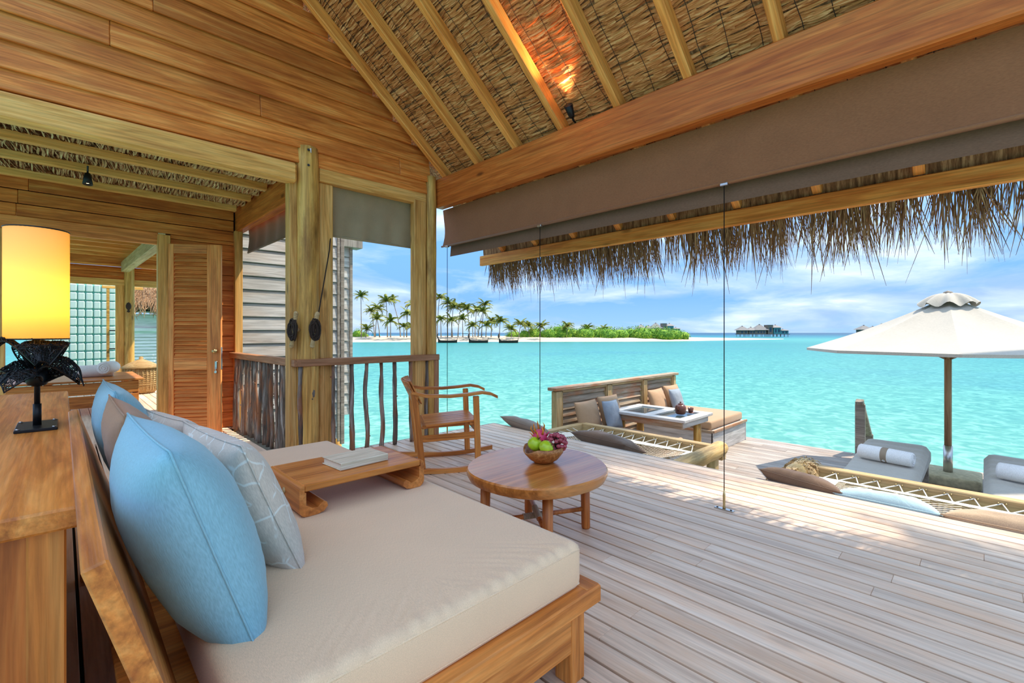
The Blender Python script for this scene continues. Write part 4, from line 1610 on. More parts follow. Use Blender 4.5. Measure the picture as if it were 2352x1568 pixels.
h1 = hammock('cream net hammock beside the built in sofa', 2.16, 4.02, 5.3, seed=3)
log_x(h1, 2.13, 4.2, 5.5, -.135, .085, W['log'])
bar('side_beam', (4.2, 4.05, -.16), (5.32, 4.05, -.16), .09, .14, W['palepine'], h1, .008)
bar('post', (5.2, 2.13, LZ), (5.2, 2.13, -.2), .1, .1, W['palepine'], h1, .008, up=(1, 0, 0))
h2 = hammock('cream net hammock in front of the sun loungers', -1.7, 1.2, 5.2, zf=-.15, zn=-.1, sag=.05, seed=4)
log_x(h2, 1.25, 4.25, 5.3, -.12, .085, W['log'])
sh = MB()
r = random.Random(9)
for k in range(260):
    a = r.uniform(-.5, PI + .5)
    x = r.choice((r.uniform(4.55, 4.8), r.uniform(5.0, 5.3)))
    p0 = V((x, 1.25 + math.cos(a) * .085, -.12 + math.sin(a) * .085))
    d = V((r.uniform(-.06, .1), math.cos(a) * .05, math.sin(a) * .03 - .05))
    sh.tube([p0, p0 + d * .6 + V((0, math.cos(a) * .02, .015)), p0 + d * 1.5], [.006, .005, .002], 3, False)
sh.build('frayed_fibre', W['palepine'], h2, fix=False, kind='stuff')
bar('post', (5.1, 1.25, LZ), (5.1, 1.25, -.19), .1, .1, W['palepine'], h2, .008, up=(1, 0, 0))

W['cbrown'] = fabric('dark brown outdoor canvas', S_(116, 92, 74), .85, 400, .15, .1, wrinkle=1.0, ws=9)
W['cgrey'] = fabric('taupe outdoor canvas', S_(140, 122, 106), .85, 400, .15, .1, wrinkle=.8, ws=9)
W['cblue'] = fabric('faded blue canvas', S_(178, 206, 212), .85, 400, .15, .06, wrinkle=1.0, ws=9)
W['ctan'] = fabric('tan outdoor canvas', S_(188, 160, 130), .85, 400, .15, .08, wrinkle=1.0, ws=9)
GH = 'cushions on the net hammocks'
pillow('hammock_cushion', 'dark brown cushion at the start of the front hammock', 'cushion', (4.25, 1.03, -.01), .58, .26, .17, (.03, 1, .09), (-.9, 0, .42), W['cbrown'], GH, seed=11, wr=.012)
pillow('hammock_cushion', 'faded blue cushion in the middle of the front hammock', 'cushion', (4.24, .5, -.03), .6, .24, .17, (0, 1, 0), (-.95, 0, .3), W['cblue'], GH, seed=12, wr=.012)
pillow('hammock_cushion', 'tan cushion at the right end of the front hammock', 'cushion', (4.24, -.16, -.025), .74, .25, .18, (0, 1, 0), (-.95, 0, .3), W['ctan'], GH, seed=13, wr=.012)
pillow('hammock_cushion', 'taupe cushion leaning up in the sofa side hammock', 'cushion', (4.43, 3.0, -.04), .8, .4, .2, (.12, 1, .0), (-.92, 0, .34), W['cbrown'], GH, seed=14, wr=.012)
pillow('hammock_cushion', 'taupe cushion propped at the far deck corner', 'cushion', (4.26, 4.1, -.0), .72, .34, .17, (.04, 1, .09), (-.9, 0, .42), W['cgrey'], GH, seed=15, wr=.012)

# ------------------------------------------------------------------ sofa nook on the lower deck
scr = thing('sofa_screen', 'bleached timber screen with louvre panels behind the sofa', 'screen', (5.1, 4.36, LZ))
px = [0, 1.28, 2.42, 3.55]
for k, x in enumerate(px):
    bar('post', (x + .06, 0, 0), (x + .06, 0, 1.05), .1, .1 if k else .13, W['palepine'], scr, .006, up=(1, 0, 0))
bar('cap', (-.06, 0, 1.085), (3.72, 0, 1.085), .16, .045, W['louvre'], scr, .006)
for k in range(3):
    xa, xb = px[k] + .13, px[k + 1]
    for z in range(10):
        bar('slat', (xa + .03, .01, .12 + z * .098), (xb - .01, .01, .12 + z * .098), .016, .1, W['louvre'], scr, .003, up=(0, .35, 1))
    for x in (xa, xb - .01):
        bar('panel_frame', (x + .015, -.02, .05), (x + .015, -.02, 1.05), .03, .03, W['palepine'], scr, .003, up=(1, 0, 0))
    bar('panel_frame', (xa, -.02, 1.04), (xb, -.02, 1.04), .03, .03, W['palepine'], scr, .003)


def bench_bed(x0, x1, y0, label):
    t = thing('bench_sofa', label, 'sofa', (x0, y0, LZ), group='two bench sofas of the nook')
    w, d = x1 - x0, 4.28 - y0
    bar('side_board', (0, .02, .17), (w, .02, .17), .03, .34, W['grey'], t, .004)
    bar('side_board', (.015, 0, .17), (.015, d, .17), .03, .34, W['grey'], t, .004)
    bar('side_board', (w - .015, 0, .17), (w - .015, d, .17), .03, .34, W['grey'], t, .004)
    bar('base_top', (w / 2, 0, .335), (w / 2, d, .335), w, .03, W['grey'], t, .004)
    bar('edge_trim', (0, -.005, .345), (w, -.005, .345), .03, .04, W['louvre'], t, .003)
    bar('edge_trim', (0, 0, .345), (0, d, .345), .03, .04, W['louvre'], t, .003)
    rbox('seat_cushion', (w - .06, d - .1, .14), .035, W['csofa'], t, (w / 2, d / 2, .425))
    return t


W['csofa'] = fabric('beige sofa canvas', S_(176, 140, 106), .9, 700, .06, .03)
W['cgb'] = fabric('pale blue print canvas', S_(138, 146, 156), .9, 500, .1, .14)
bench_bed(5.44, 6.02, 2.78, 'narrow beige bench sofa on the near side of the table')
bench_bed(7.3, 8.72, 2.98, 'wide beige bench sofa on the far side of the table')
GS = 'cushions on the bench sofas'
for x, y, nm in ((5.45, 3.98, 'near'), (7.52, 3.98, 'far')):
    pillow('sofa_cushion', 'beige cushion at the left end of the %s bench sofa' % nm, 'cushion', (x + .12, y + .12, -.02), .56, .44, .17, (1, .05, 0), (0, .3, 1), W['csofa'], GS, seed=21)
    pillow('sofa_cushion', 'beige cushion at the right end of the %s bench sofa' % nm, 'cushion', (x + .66, y + .1, .0), .5, .46, .17, (1, -.05, 0), (0, .3, 1), W['csofa'], GS, seed=22)
    pillow('sofa_cushion', 'pale blue print cushion in the middle of the %s bench sofa' % nm, 'cushion', (x + .46, y - .07, -.02), .34, .42, .14, (1, -.1, 0), (0, .32, 1), W['cgb'], GS, seed=23)

dt = thing('outdoor_table', 'bleached timber table with dark glass insets between the bench sofas', 'table', (5.98, 2.82, LZ))
TL, TWd, TT = 1.22, .92, .72
glass, n, bb = base_mat('dark glass', .05, .6)
bb.inputs['Base Color'].default_value = (*S_(70, 84, 88), 1)
for x in (.07, TWd - .07):
    bar('frame_board', (x, 0, TT - .02), (x, TL, TT - .02), .14, .04, W['grey'], dt, .005)
for y in (.07, TL / 2, TL - .07):
    bar('frame_board', (.14, y, TT - .021), (TWd - .14, y, TT - .021), .14, .038, W['grey'], dt, .005)
for ya, yb in ((.14, TL / 2 - .07), (TL / 2 + .07, TL - .14)):
    MB().box((TWd / 2, (ya + yb) / 2, TT - .022), (TWd - .28, yb - ya, .012)).build('glass_inset', glass, dt)
bar('apron', (.06, .06, TT - .09), (.06, TL - .06, TT - .09), .03, .09, W['louvre'], dt)
bar('apron', (.06, .06, TT - .09), (TWd - .06, .06, TT - .09), .03, .07, W['grey'], dt)
MB().tube([(.75, .16, 0), (.75, .16, TT - .04)], .055, 12).build('leg', W['logz'], dt, True)
MB().tube([(.2, 1.1, 0), (.2, 1.1, TT - .04)], .055, 12).build('leg', W['logz'], dt, True)
MB().tube([(.75, 1.1, 0), (.75, 1.1, TT - .04)], .055, 12).build('leg', W['logz'], dt, True)
pot = flat('brown stoneware', S_(110, 62, 46), .3, spec=.5, var=.25, bs=40)
tp = thing('teapot', 'brown stoneware teapot on the outdoor table', 'teapot', (6.44, 3.1, LZ + TT))
MB().lathe([(0, 0), (.055, 0), (.07, .015), (.072, .045), (.08, .06), (.078, .1), (.055, .135), (.03, .142), (0, .143)], 24).build('body', pot, tp, True)
MB().lathe([(.036, .14), (.034, .152), (.012, .158), (.01, .168), (.014, .176), (0, .182)], 16).build('lid', pot, tp, True)
MB().tube([(-.07, 0, .07), (-.1, 0, .085), (-.115, 0, .12), (-.128, 0, .14)], [.02, .015, .011, .009], 10).build('spout', pot, tp, True)
MB().tube([(.07, 0, .11), (.115, 0, .12), (.13, 0, .085), (.11, 0, .05), (.072, 0, .04)], .009, 8).build('handle', pot, tp, True)
cp = thing('tea_cup', 'brown stoneware cup beside the teapot', 'cup', (6.64, 3.04, LZ + TT))
MB().lathe([(0, 0), (.05, 0), (.052, .004), (.05, .008), (0, .008)], 20).build('saucer', pot, cp, True)
MB().lathe([(0, .008), (.03, .008), (.036, .03), (.042, .075), (.038, .075), (.03, .02), (0, .018)], 20).build('bowl', pot, cp, True)
MB().tube([(.038, 0, .062), (.065, 0, .06), (.066, 0, .035), (.036, 0, .028)], .006, 8).build('handle', pot, cp, True)

# ------------------------------------------------------------------ parasol
W['canvas'] = fabric('white parasol canvas', S_(182, 174, 162), .9, 300, .08, .03)
ub = thing('parasol', 'white octagonal parasol on a wooden pole', 'parasol', (8.1, .34, LZ))
st = flat('rough pale stone', S_(196, 184, 150), .9, bump=.6, bs=25, var=.2)
rbox('base_stone', (.62, .62, .13), .04, st, ub, (0, 0, .065), fn=lambda c: c + V((0, 0, .02 * NZ.noise(c * 7))))
MB().tube([(0, 0, .1), (0, 0, .46)], .046, 16).build('sleeve', W['metal'], ub, True)
MB().tube([(0, 0, .12), (0, 0, 2.3)], .036, 16).build('pole', W['pole'], ub, True)
RR, ZR, ZA = 1.53, 1.68, 2.33
A0_ = math.atan2(-.34, -8.1)
ang = [A0_ + rad(4) + k * PI / 4 for k in range(8)]
for k in range(8):
    a, c = ang[k], ang[(k + 1) % 8]
    ca, cb = V((math.cos(a), math.sin(a), 0)), V((math.cos(c), math.sin(c), 0))

    def pan(u, v, ca=ca, cb=cb):
        e = ca.lerp(cb, v)
        z = ZA + (ZR - ZA) * u
        sag = -.04 * math.sin(PI * u) - .07 * u * (1 - u) * 2 * math.sin(PI * v)
        rr_ = .05 + (RR - .05) * u
        return V((e.x * rr_, e.y * rr_, z + sag))
    b = MB()
    b.grid(pan, 14, 8)
    b.grid(lambda u, v: pan(1, v) + V((0, 0, -.035 * u)), 1, 8)
    b.build('canopy_panel', W['canvas'], ub, True, fix=False)
    MB().tube([ca * (.05 + (RR * .98 - .05) * q / 8) + V((0, 0, ZA + (ZR - ZA) * q / 8 - .04 * math.sin(PI * q / 8) - .022)) for q in range(9)], .011, 6).build('rib', W['pole'], ub, True)
    MB().tube([V((0, 0, 1.55)), ca * (RR * .5) + V((0, 0, (ZR + ZA) / 2 - .05))], .009, 6).build('strut', W['pole'], ub, True)
cpn = MB()
cpn.grid(lambda u, v: V((math.cos(v * 2 * PI) * (.03 + .25 * u) * (1 + .08 * math.sin(v * 16 * PI) * u), math.sin(v * 2 * PI) * (.03 + .25 * u) * (1 + .08 * math.sin(v * 16 * PI) * u), ZA + .075 - .15 * u * u + .03 * u * math.sin(v * 16 * PI + 1))), 6, 64)
cpn.build('vent_cap', W['canvas'], ub, True, fix=False)
MB().lathe([(.06, ZA + .05), (.045, ZA + .09), (0, ZA + .11)], 14).build('finial', W['greyz'], ub, True)


# ------------------------------------------------------------------ sun loungers
def lounger(y0, label, tl):
    t = thing('sun_lounger', label, 'sun lounger', (5.75, y0, LZ), group='sun loungers by the parasol')
    w, ln = .62, 2.05
    for y in (.03, w - .03):
        bar('frame_rail', (0, y, .27), (ln, y, .27), .035, .06, W['grey'], t, .004)
        for x in (.12, ln - .06):
            bar('leg', (x, y, 0), (x, y, .36 if x > 1 else .25), .06, .06, W['greyz'], t, .004, up=(1, 0, 0))
    for k in range(14):
        bar('slat', (.06 + k * .145, .04, .29), (.06 + k * .145, w - .04, .29), .1, .018, W['grey'], t, .003)
    b = MB()

    def cu(u, v):
        x = .02 + u * (ln - .04)
        hgt = .30 + .11 + max(0, (u - .42)) * .16
        e = min(1, min(v, 1 - v) / .14)
        f_ = min(1, min(u, 1 - u) / .04)
        zz = hgt - .07 * (1 - math.sqrt(max(0, 1 - (1 - e) ** 2))) - .09 * (1 - math.sqrt(max(0, 1 - (1 - f_) ** 2)))
        zz += .006 * math.sin(u * 70) * (1 if u > .4 else .3) + .012 * NZ.noise(V((u * 5, v * 3, y0)))
        return V((x, -.02 + v * (w + .04), zz))
    b.grid(cu, 60, 16)
    b.grid(lambda u, v: V((.02 + u * (ln - .04), -.02 + v * (w + .04), .302 + max(0, u - .42) * .02)), 4, 4)
    for v in (0, 1):
        b.grid(lambda u, q, v=v: cu(u, v).lerp(V((.02 + u * (ln - .04), -.02 + v * (w + .04), .30)), q), 30, 2)
    for u in (0, 1):
        b.grid(lambda v, q, u=u: cu(u, v).lerp(V((.02 + u * (ln - .04), -.02 + v * (w + .04), .30)), q), 16, 2)
    b.build('mattress', W['canvas'], t, True, fix=False)
    return t


lounger(.50, 'white cushioned sun lounger left of the parasol pole', 1)
lounger(-.62, 'white cushioned sun lounger right of the parasol pole', 1)
bnd = flat('taupe paper band', S_(156, 136, 116), .8)
towel_roll('towel_roll', 'lilac white towel roll with taupe band on the left lounger', (6.72, .80, -.27), .5, .08, rad(78), band=bnd, group='banded towels on the loungers')
towel_roll('towel_roll', 'lilac white towel roll with taupe band on the right lounger', (6.75, -.33, -.27), .5, .08, rad(78), band=bnd, group='banded towels on the loungers')

sr = thing('ladder_rail', 'grey timber handrail of the steps down to the water', 'handrail', (8.98, 1.38, LZ))
bar('post', (0, 0, -.6), (0, 0, .78), .05, .13, W['greyz'], sr, .008, up=(0, 1, 0))
bar('post', (.75, 0, -1.6), (.75, 0, .2), .05, .12, W['greyz'], sr, .008, up=(0, 1, 0))
bar('slope_rail', (-.03, 0, .82), (1.2, 0, -.2), .1, .05, W['greyz'], sr, .006)
bar('slope_rail', (-.1, 0, .80), (.0, 0, .84), .1, .05, W['greyz'], sr, .006)
for k in range(5):
    bar('tread', (.15 + k * .22, -.02, -.2 - k * .22), (.15 + k * .22, -.75, -.2 - k * .22), .2, .03, W['greyz'], sr)
bar('stringer', (.0, -.75, -.15), (1.2, -.75, -1.35), .04, .14, W['greyz'], sr)
bar('stringer', (.0, -.02, -.15), (1.2, -.02, -1.35), .04, .14, W['greyz'], sr)

# ------------------------------------------------------------------ lagoon
SEA = -2.0
ms, n, bb = base_mat('lagoon water', .3, .14)
bb.inputs['IOR'].default_value = 1.33
t = N(n, 'ShaderNodeTexCoord')
ln_ = N(n, 'ShaderNodeVectorMath')
ln_.operation = 'LENGTH'
L(n, t, 'Object', ln_, 0)
lg_ = math_n(n, 'LOGARITHM', ln_.outputs['Value'], 10.0)
dn = math_n(n, 'DIVIDE', lg_, 4.0)
cr_ = ramp(n, [(.12, S_(156, 176, 160)), (.25, S_(106, 158, 140)), (.36, S_(76, 144, 130)), (.47, S_(54, 130, 122)), (.545, S_(42, 120, 114)), (.6, S_(60, 138, 126)), (.66, S_(18, 104, 114)), (.74, S_(14, 66, 90)), (.9, S_(16, 54, 80))])
n.links.new(dn, cr_.inputs[0])
pn = N(n, 'ShaderNodeTexNoise')
pn.inputs['Scale'].default_value = .035
pn.inputs['Detail'].default_value = 6
pn.inputs['Roughness'].default_value = .6
L(n, t, 'Object', pn, 'Vector')
pr_ = ramp(n, [(.5, (0, 0, 0)), (.68, (.4, .4, .4))])
L(n, pn, 'Fac', pr_, 0)
c1 = mixc(n, pr_.outputs[0], cr_.outputs[0], S_(34, 108, 124))
pn2 = N(n, 'ShaderNodeTexNoise')
pn2.inputs['Scale'].default_value = 1.6
pn2.inputs['Detail'].default_value = 5
pn2.inputs['Distortion'].default_value = 1.5
L(n, t, 'Object', pn2, 'Vector')
pr2 = ramp(n, [(.34, (.62, .8, .84)), (.5, (1, 1, 1)), (.64, (1.7, 1.32, 1.3))])  # white sparkle of the ripples painted into the water colour
L(n, pn2, 'Fac', pr2, 0)
n.links.new(mixc(n, 1.0, c1, pr2.outputs[0], 'MULTIPLY'), bb.inputs['Base Color'])
wv = N(n, 'ShaderNodeTexNoise')
wv.inputs['Scale'].default_value = 2.6
wv.inputs['Detail'].default_value = 6
wv.inputs['Distortion'].default_value = .8
L(n, t, 'Object', wv, 'Vector')
bp = N(n, 'ShaderNodeBump')
bp.inputs['Strength'].default_value = .5
bp.inputs['Distance'].default_value = .12
L(n, wv, 'Fac', bp, 'Height')
L(n, bp, 0, bb, 'Normal')
b = MB()
rings = [0, 6, 15, 40, 100, 250, 700, 2000, 6000, 25000]
seg = 48
vs_ = [(0, 0, 0)]
for q in rings[1:]:
    vs_ += [(q * math.cos(2 * PI * k / seg), q * math.sin(2 * PI * k / seg), 0) for k in range(seg)]
fs = [(0, 1 + k, 1 + (k + 1) % seg) for k in range(seg)]
for i in range(len(rings) - 2):
    o = 1 + i * seg
    fs += [(o + k, o + seg + k, o + seg + (k + 1) % seg, o + (k + 1) % seg) for k in range(seg)]
b.add(vs_, fs)
sea = b.build('sea', ms, None, True, fix=False, loc=(0, 0, SEA))
tag(sea, 'turquoise lagoon out to the horizon', kind='structure')

# ------------------------------------------------------------------ island; positions as (image pixel column, depth) from the camera
ca_, sa_ = math.cos(rad(YAW)), math.sin(rad(YAW))


def px_point(bx, d, z=SEA):
    """image pixel column bx turned into a world point, d metres off"""
    q = (bx - 1176) / 1061 * d
    return V((ca_ * d + sa_ * q, sa_ * d - ca_ * q, z))


sand = flat('white coral sand', S_(190, 172, 148), .9, bump=.3, bs=.4, var=.05)
b = MB()
st_ = [(560, 150, 60, 1.9), (740, 156, 60, 1.9), (900, 160, 60, 1.9), (1100, 164, 55, 1.9), (1300, 166, 50, 1.8), (1450, 168, 46, 1.6), (1560, 176, 40, 1.3), (1640, 190, 34, .9), (1720, 208, 26, .5), (1800, 230, 8, .1)]
rows = []
for bx, d, dep, h in st_:
    rows.append([px_point(bx, d - 6, SEA - .4), px_point(bx, d, SEA + .02), px_point(bx, d + dep * .3, SEA + h * .75), px_point(bx, d + dep * .6, SEA + h), px_point(bx, d + dep, SEA + h * .9), px_point(bx, d + dep + 12, SEA - .5)])
b.v = [p for rw in rows for p in rw]
b.f = [(i * 6 + j, (i + 1) * 6 + j, (i + 1) * 6 + j + 1, i * 6 + j + 1) for i in range(len(rows) - 1) for j in range(5)]
bc = b.build('beach', sand, None, True, fix=True)
tag(bc, 'white sand beach and sandbar across the lagoon', kind='structure')

leafm = thatch_mat('palm leaf', S_(50, 74, 24), S_(112, 124, 42), S_(196, 176, 84), (.6, .6, .6))
trunkm = wood('palm trunk', S_(110, 92, 74), S_(150, 132, 112), S_(176, 160, 142), .8, axis=2)


def frond(ln, droop, seed):
    r = random.Random(seed)
    b = MB()
    n = 9
    sp = []
    for k in range(n + 1):
        u = k / n
        sp.append(V((ln * u * (1 - .18 * u * droop), 0, ln * (.42 * u - (.55 + .5 * droop) * u * u))))
    b.tube(sp, [.05 * (1 - .8 * k / n) for k in range(n + 1)], 3, False)
    for k in range(1, 19):
        u = k / 19
        i = min(n - 1, int(u * n))
        p = sp[i].lerp(sp[i + 1], u * n - i)
        l2 = ln * .26 * math.sin(PI * (u * .85 + .12)) ** .6
        w = .13
        for s in (-1, 1):
            tip = p + V((l2 * .45, s * l2 * .8, -l2 * r.uniform(.35, .75)))
            b.add([p - V((w, 0, 0)), p + V((w, 0, 0)), tip], [(0, 1, 2)])
    me = bpy.data.meshes.new('frond')
    me.from_pydata([tuple(v) for v in b.v], [], b.f)
    me.materials.append(leafm)
    return me


FM = [frond(2.9, .6, 1), frond(2.7, 1.0, 2), frond(3.1, .3, 3), frond(2.5, 1.3, 4)]
palms = [(829, 681, 830, 172), (853, 714, 860, 178), (868, 709, 862, 182), (866, 733, 872, 170), (887, 692, 890, 176), (901, 689, 920, 184), (897, 738, 897, 168), (936, 721, 934, 174), (927, 750, 928, 168),  # image pixels: crown column, crown row, foot column; then depth in metres
         (947, 698, 944, 186), (843, 757, 840, 170), (947, 752, 947, 172), (1009, 684, 1004, 186), (1029, 697, 1028, 178), (1041, 705, 1037, 182), (1012, 733, 1013, 172), (1036, 735, 1039, 176), (1058, 706, 1052, 184),
         (1074, 710, 1078, 180), (1062, 733, 1063, 173), (1094, 713, 1091, 186), (1113, 700, 1106, 182), (1109, 716, 1098, 176), (1085, 748, 1086, 170), (1117, 747, 1116, 172), (1130, 739, 1128, 182), (1149, 738, 1147, 176),
         (1174, 756, 1175, 172), (1196, 745, 1192, 178), (1213, 749, 1216, 184), (1243, 750, 1240, 174), (1303, 749, 1302, 182), (1349, 755, 1350, 186), (1386, 757, 1386, 190)]
r = random.Random(31)
ORD = ['first', 'second', 'third', 'fourth', 'fifth', 'sixth', 'seventh', 'eighth', 'ninth', 'tenth', 'eleventh', 'twelfth', 'thirteenth', 'fourteenth', 'fifteenth', 'sixteenth', 'seventeenth', 'eighteenth']
palms.sort()
cnt = {}
for i, (cx_, cy_, img_x_, d) in enumerate(palms):
    base = px_point(img_x_, d, SEA + 1.5)
    top = px_point(cx_, d, 1.2 - (cy_ - 764) * d / 1061)  # crown set from its image pixel column and row
    hgt = top.z - base.z
    where = 'left of the corner post' if cx_ < 950 else ('in the grove behind the boats' if cx_ < 1160 else 'rising from the bushes')
    size = 'tall' if hgt > 9 else ('middling' if hgt > 5 else 'low')
    cnt[(size, where)] = cnt.get((size, where), 0) + 1
    lab = '%s coconut palm %s, %s such from the left' % (size, where, ORD[cnt[(size, where)] - 1])
    t = thing('coconut_palm', lab, 'palm', base, 0, 'coconut palms on the beach')
    rel = top - base
    pts = [V((rel.x * u ** 1.6, rel.y * u ** 1.6, rel.z * u)) for u in (0, .2, .4, .6, .8, 1)]
    MB().tube(pts, [.24, .18, .15, .14, .12, .12], 6, False).build('trunk', trunkm, t, True, fix=False)
    sc = r.uniform(1.1, 1.4) * (1.0 if hgt > 5 else .9)
    nf = 18
    for k in range(nf):
        o = obj('frond', FM[r.randrange(4)], leafm, t)
        o.location = rel
        o.rotation_euler = (r.uniform(-.3, .3), -r.uniform(-.35, .95) if k % 3 else -r.uniform(.7, 1.2), 2 * PI * k / nf + r.uniform(-.2, .2))
        o.scale = (sc, sc, sc)

bushm = thatch_mat('bush leaf', S_(40, 84, 20), S_(96, 142, 34), S_(170, 188, 60), (.9, .9, .9))
bushes = [(1205, 4, 2.6), (1228, 6, 3.4), (1262, 6, 3.2), (1290, 8, 4.2), (1318, 6, 3.0), (1345, 7, 3.4), (1372, 7, 3.2), (1398, 7, 3.2), (1424, 7, 3.0), (1450, 7, 3.2), (1476, 7, 3.6), (1502, 7, 3.4), (1526, 7, 3.0), (1548, 6, 2.8), (1566, 5, 2.2), (1180, 5, 2.2), (822, 4, 2.6), (836, 3, 1.8)]


def bush_mesh(seed):
    r = random.Random(seed)
    b = MB()
    for k in range(1100):
        u = V((r.gauss(0, 1), r.gauss(0, 1), abs(r.gauss(0, 1)))).normalized()
        rr_ = r.uniform(.7, 1.0) * (1 + .25 * NZ.noise(u * 2.6 + V((seed, 0, 0))))
        p = u * rr_
        s = r.uniform(.03, .075)
        a = V((r.gauss(0, 1), r.gauss(0, 1), r.gauss(0, .6))).normalized()
        c = u.cross(a).normalized()
        b.add([p - a * s, p + c * s * .6, p + a * s, p - c * s * .6], [(0, 1, 2, 3)])
    return b


BME = []
for k in range(3):
    bq = bush_mesh(k + 50)
    me = bpy.data.meshes.new('foliage')
    me.from_pydata([tuple(v) for v in bq.v], [], bq.f)
    me.materials.append(bushm)
    BME.append(me)
for i, (img_x_, wd, hg) in enumerate(sorted(bushes)):
    base = px_point(img_x_, 184 + (i * 7) % 5, SEA + 1.3)
    t = thing('beach_bush', 'rounded green beach bush, %s from the left along the sand' % ORD[i], 'bush', base, 0, 'bushes along the beach')
    o = obj('foliage', BME[i % 3], bushm, t)
    o.scale = (wd * .72, wd * .72, hg * 1.35)
    o.rotation_euler = (0, 0, i * 1.3)
    MB().lathe([(.75, -.3), (.8, .3), (.5, .75), (0, .82)], 10, M.Diagonal((wd * .7, wd * .7, hg * 1.3, 1))).build('inner_growth', bushm, t, True)

# ------------------------------------------------------------------ boats
hull = wood('old boat wood', S_(36, 28, 22), S_(56, 44, 36), S_(80, 66, 54), .7)
for i, (img_x_, d, lab) in enumerate(((1028, 148, 'left wooden sailing boat with curved prow at the beach, beside the corner post'), (1099, 147, 'middle wooden sailing boat with curved prow at the beach'), (1168, 146, 'right wooden sailing boat with curved prow at the beach'))):
    t = thing('wooden_boat', lab, 'boat', px_point(img_x_, d, SEA), rad(YAW - 90 + 3), 'curved prow boats moored along the beach')
    ln = 6.1
    b = MB()

    def hl(u, v):
        x = (u - .5) * ln
        w = .75 * max(0, math.sin(PI * (u * .9 + .06))) ** .6
        a = (v - .5) * PI
        top = .75 + .5 * (u - .45) ** 2 + (.9 * ((.14 - u) / .14) ** 2 if u < .14 else 0)
        return V((x, w * math.sin(a), top - (top + .15) * max(0, math.cos(a)) ** .8))
    b.grid(hl, 22, 10)
    b.grid(lambda u, v: hl(u, 0).lerp(hl(u, 1), v) - V((0, 0, .18)), 22, 2)
    b.build('hull', hull, t, True, fix=False)
    MB().tube([(-.5 * ln, 0, 1.5), (-.53 * ln, 0, 2.1), (-.515 * ln, 0, 2.7), (-.49 * ln, 0, 2.95)], [.24, .2, .15, .1], 6).build('prow', hull, t, True)
    MB().tube([(.49 * ln, 0, .6), (.51 * ln, 0, 1.7)], [.1, .08], 6).build('stern_post', hull, t, True)
    MB().tube([(-.7, 0, .6), (-.7, 0, 3.6)], .035, 5).build('mast', hull, t, True)
    MB().tube([(1.4, 0, .6), (1.4, 0, 3.3)], .03, 5).build('mast', hull, t, True)
    MB().tube([(-2.2, 0, 1.4), (1.9, 0, 2.9)], .03, 5).build('boom', hull, t, True)

wh = flat('white gelcoat', S_(238, 242, 248), .3)
dw = flat('dark window', S_(40, 60, 80), .2)
yt = thing('motor_yacht', 'white motor yacht far behind the palm trunks', 'yacht', px_point(1076, 420, SEA), rad(YAW - 90))
MB().prism([(-8.5, 0), (7.5, 0), (9, 1.6), (-9, 1.5)], -2, 2).build('hull', wh, yt)
MB().prism([(-7, 1.5), (5, 1.5), (3, 3), (-6.5, 3)], -1.7, 1.7).build('cabin', wh, yt)
MB().prism([(-6, 2.1), (4.0, 2.1), (3.4, 2.6), (-6, 2.6)], -1.75, 1.75).build('windows', dw, yt)
MB().prism([(-4.5, 3), (1.5, 3), (0, 4.2), (-4, 4.2)], -1.4, 1.4).build('flybridge', wh, yt)
MB().tube([(-3, 0, 4.2), (-3, 0, 6)], .08, 5).build('mast', wh, yt)
jt = thing('jetty', 'long dark jetty on posts behind the left palms', 'jetty', (0, 0, 0))
p0, p1 = px_point(700, 235, SEA + .9), px_point(1165, 260, SEA + .9)
bar('walkway', p0, p1, 2, .35, hull, jt)
for k in range(30):
    q = p0.lerp(p1, (k + .5) / 30)
    MB().tube([(q.x, q.y, SEA - 1), (q.x, q.y, SEA + 1.7)], .13, 5).build('post', hull, jt, True)
bt = thing('covered_dinghy', 'boat under a bright blue tarpaulin on the left beach', 'boat', px_point(864, 190, SEA + 1.5), rad(YAW - 90))
MB().prism([(-1.6, 0), (1.6, 0), (1.9, .5), (-1.9, .5)], -.7, .7).build('hull', wh, bt)
MB().prism([(-1.9, .45), (1.9, .45), (1.3, 1.2), (-1.4, 1.3)], -.75, .75).build('tarpaulin', flat('blue tarpaulin', S_(40, 150, 200), .6), bt)

# ------------------------------------------------------------------ overwater villas
vw = wood('villa wall wood', S_(90, 78, 66), S_(122, 108, 94), S_(146, 132, 116), .8)
vr = wood('villa roof thatch', S_(104, 100, 98), S_(136, 130, 126), S_(160, 154, 148), .9)
vg = flat('teal villa glass', S_(60, 128, 130), .15, spec=.6)


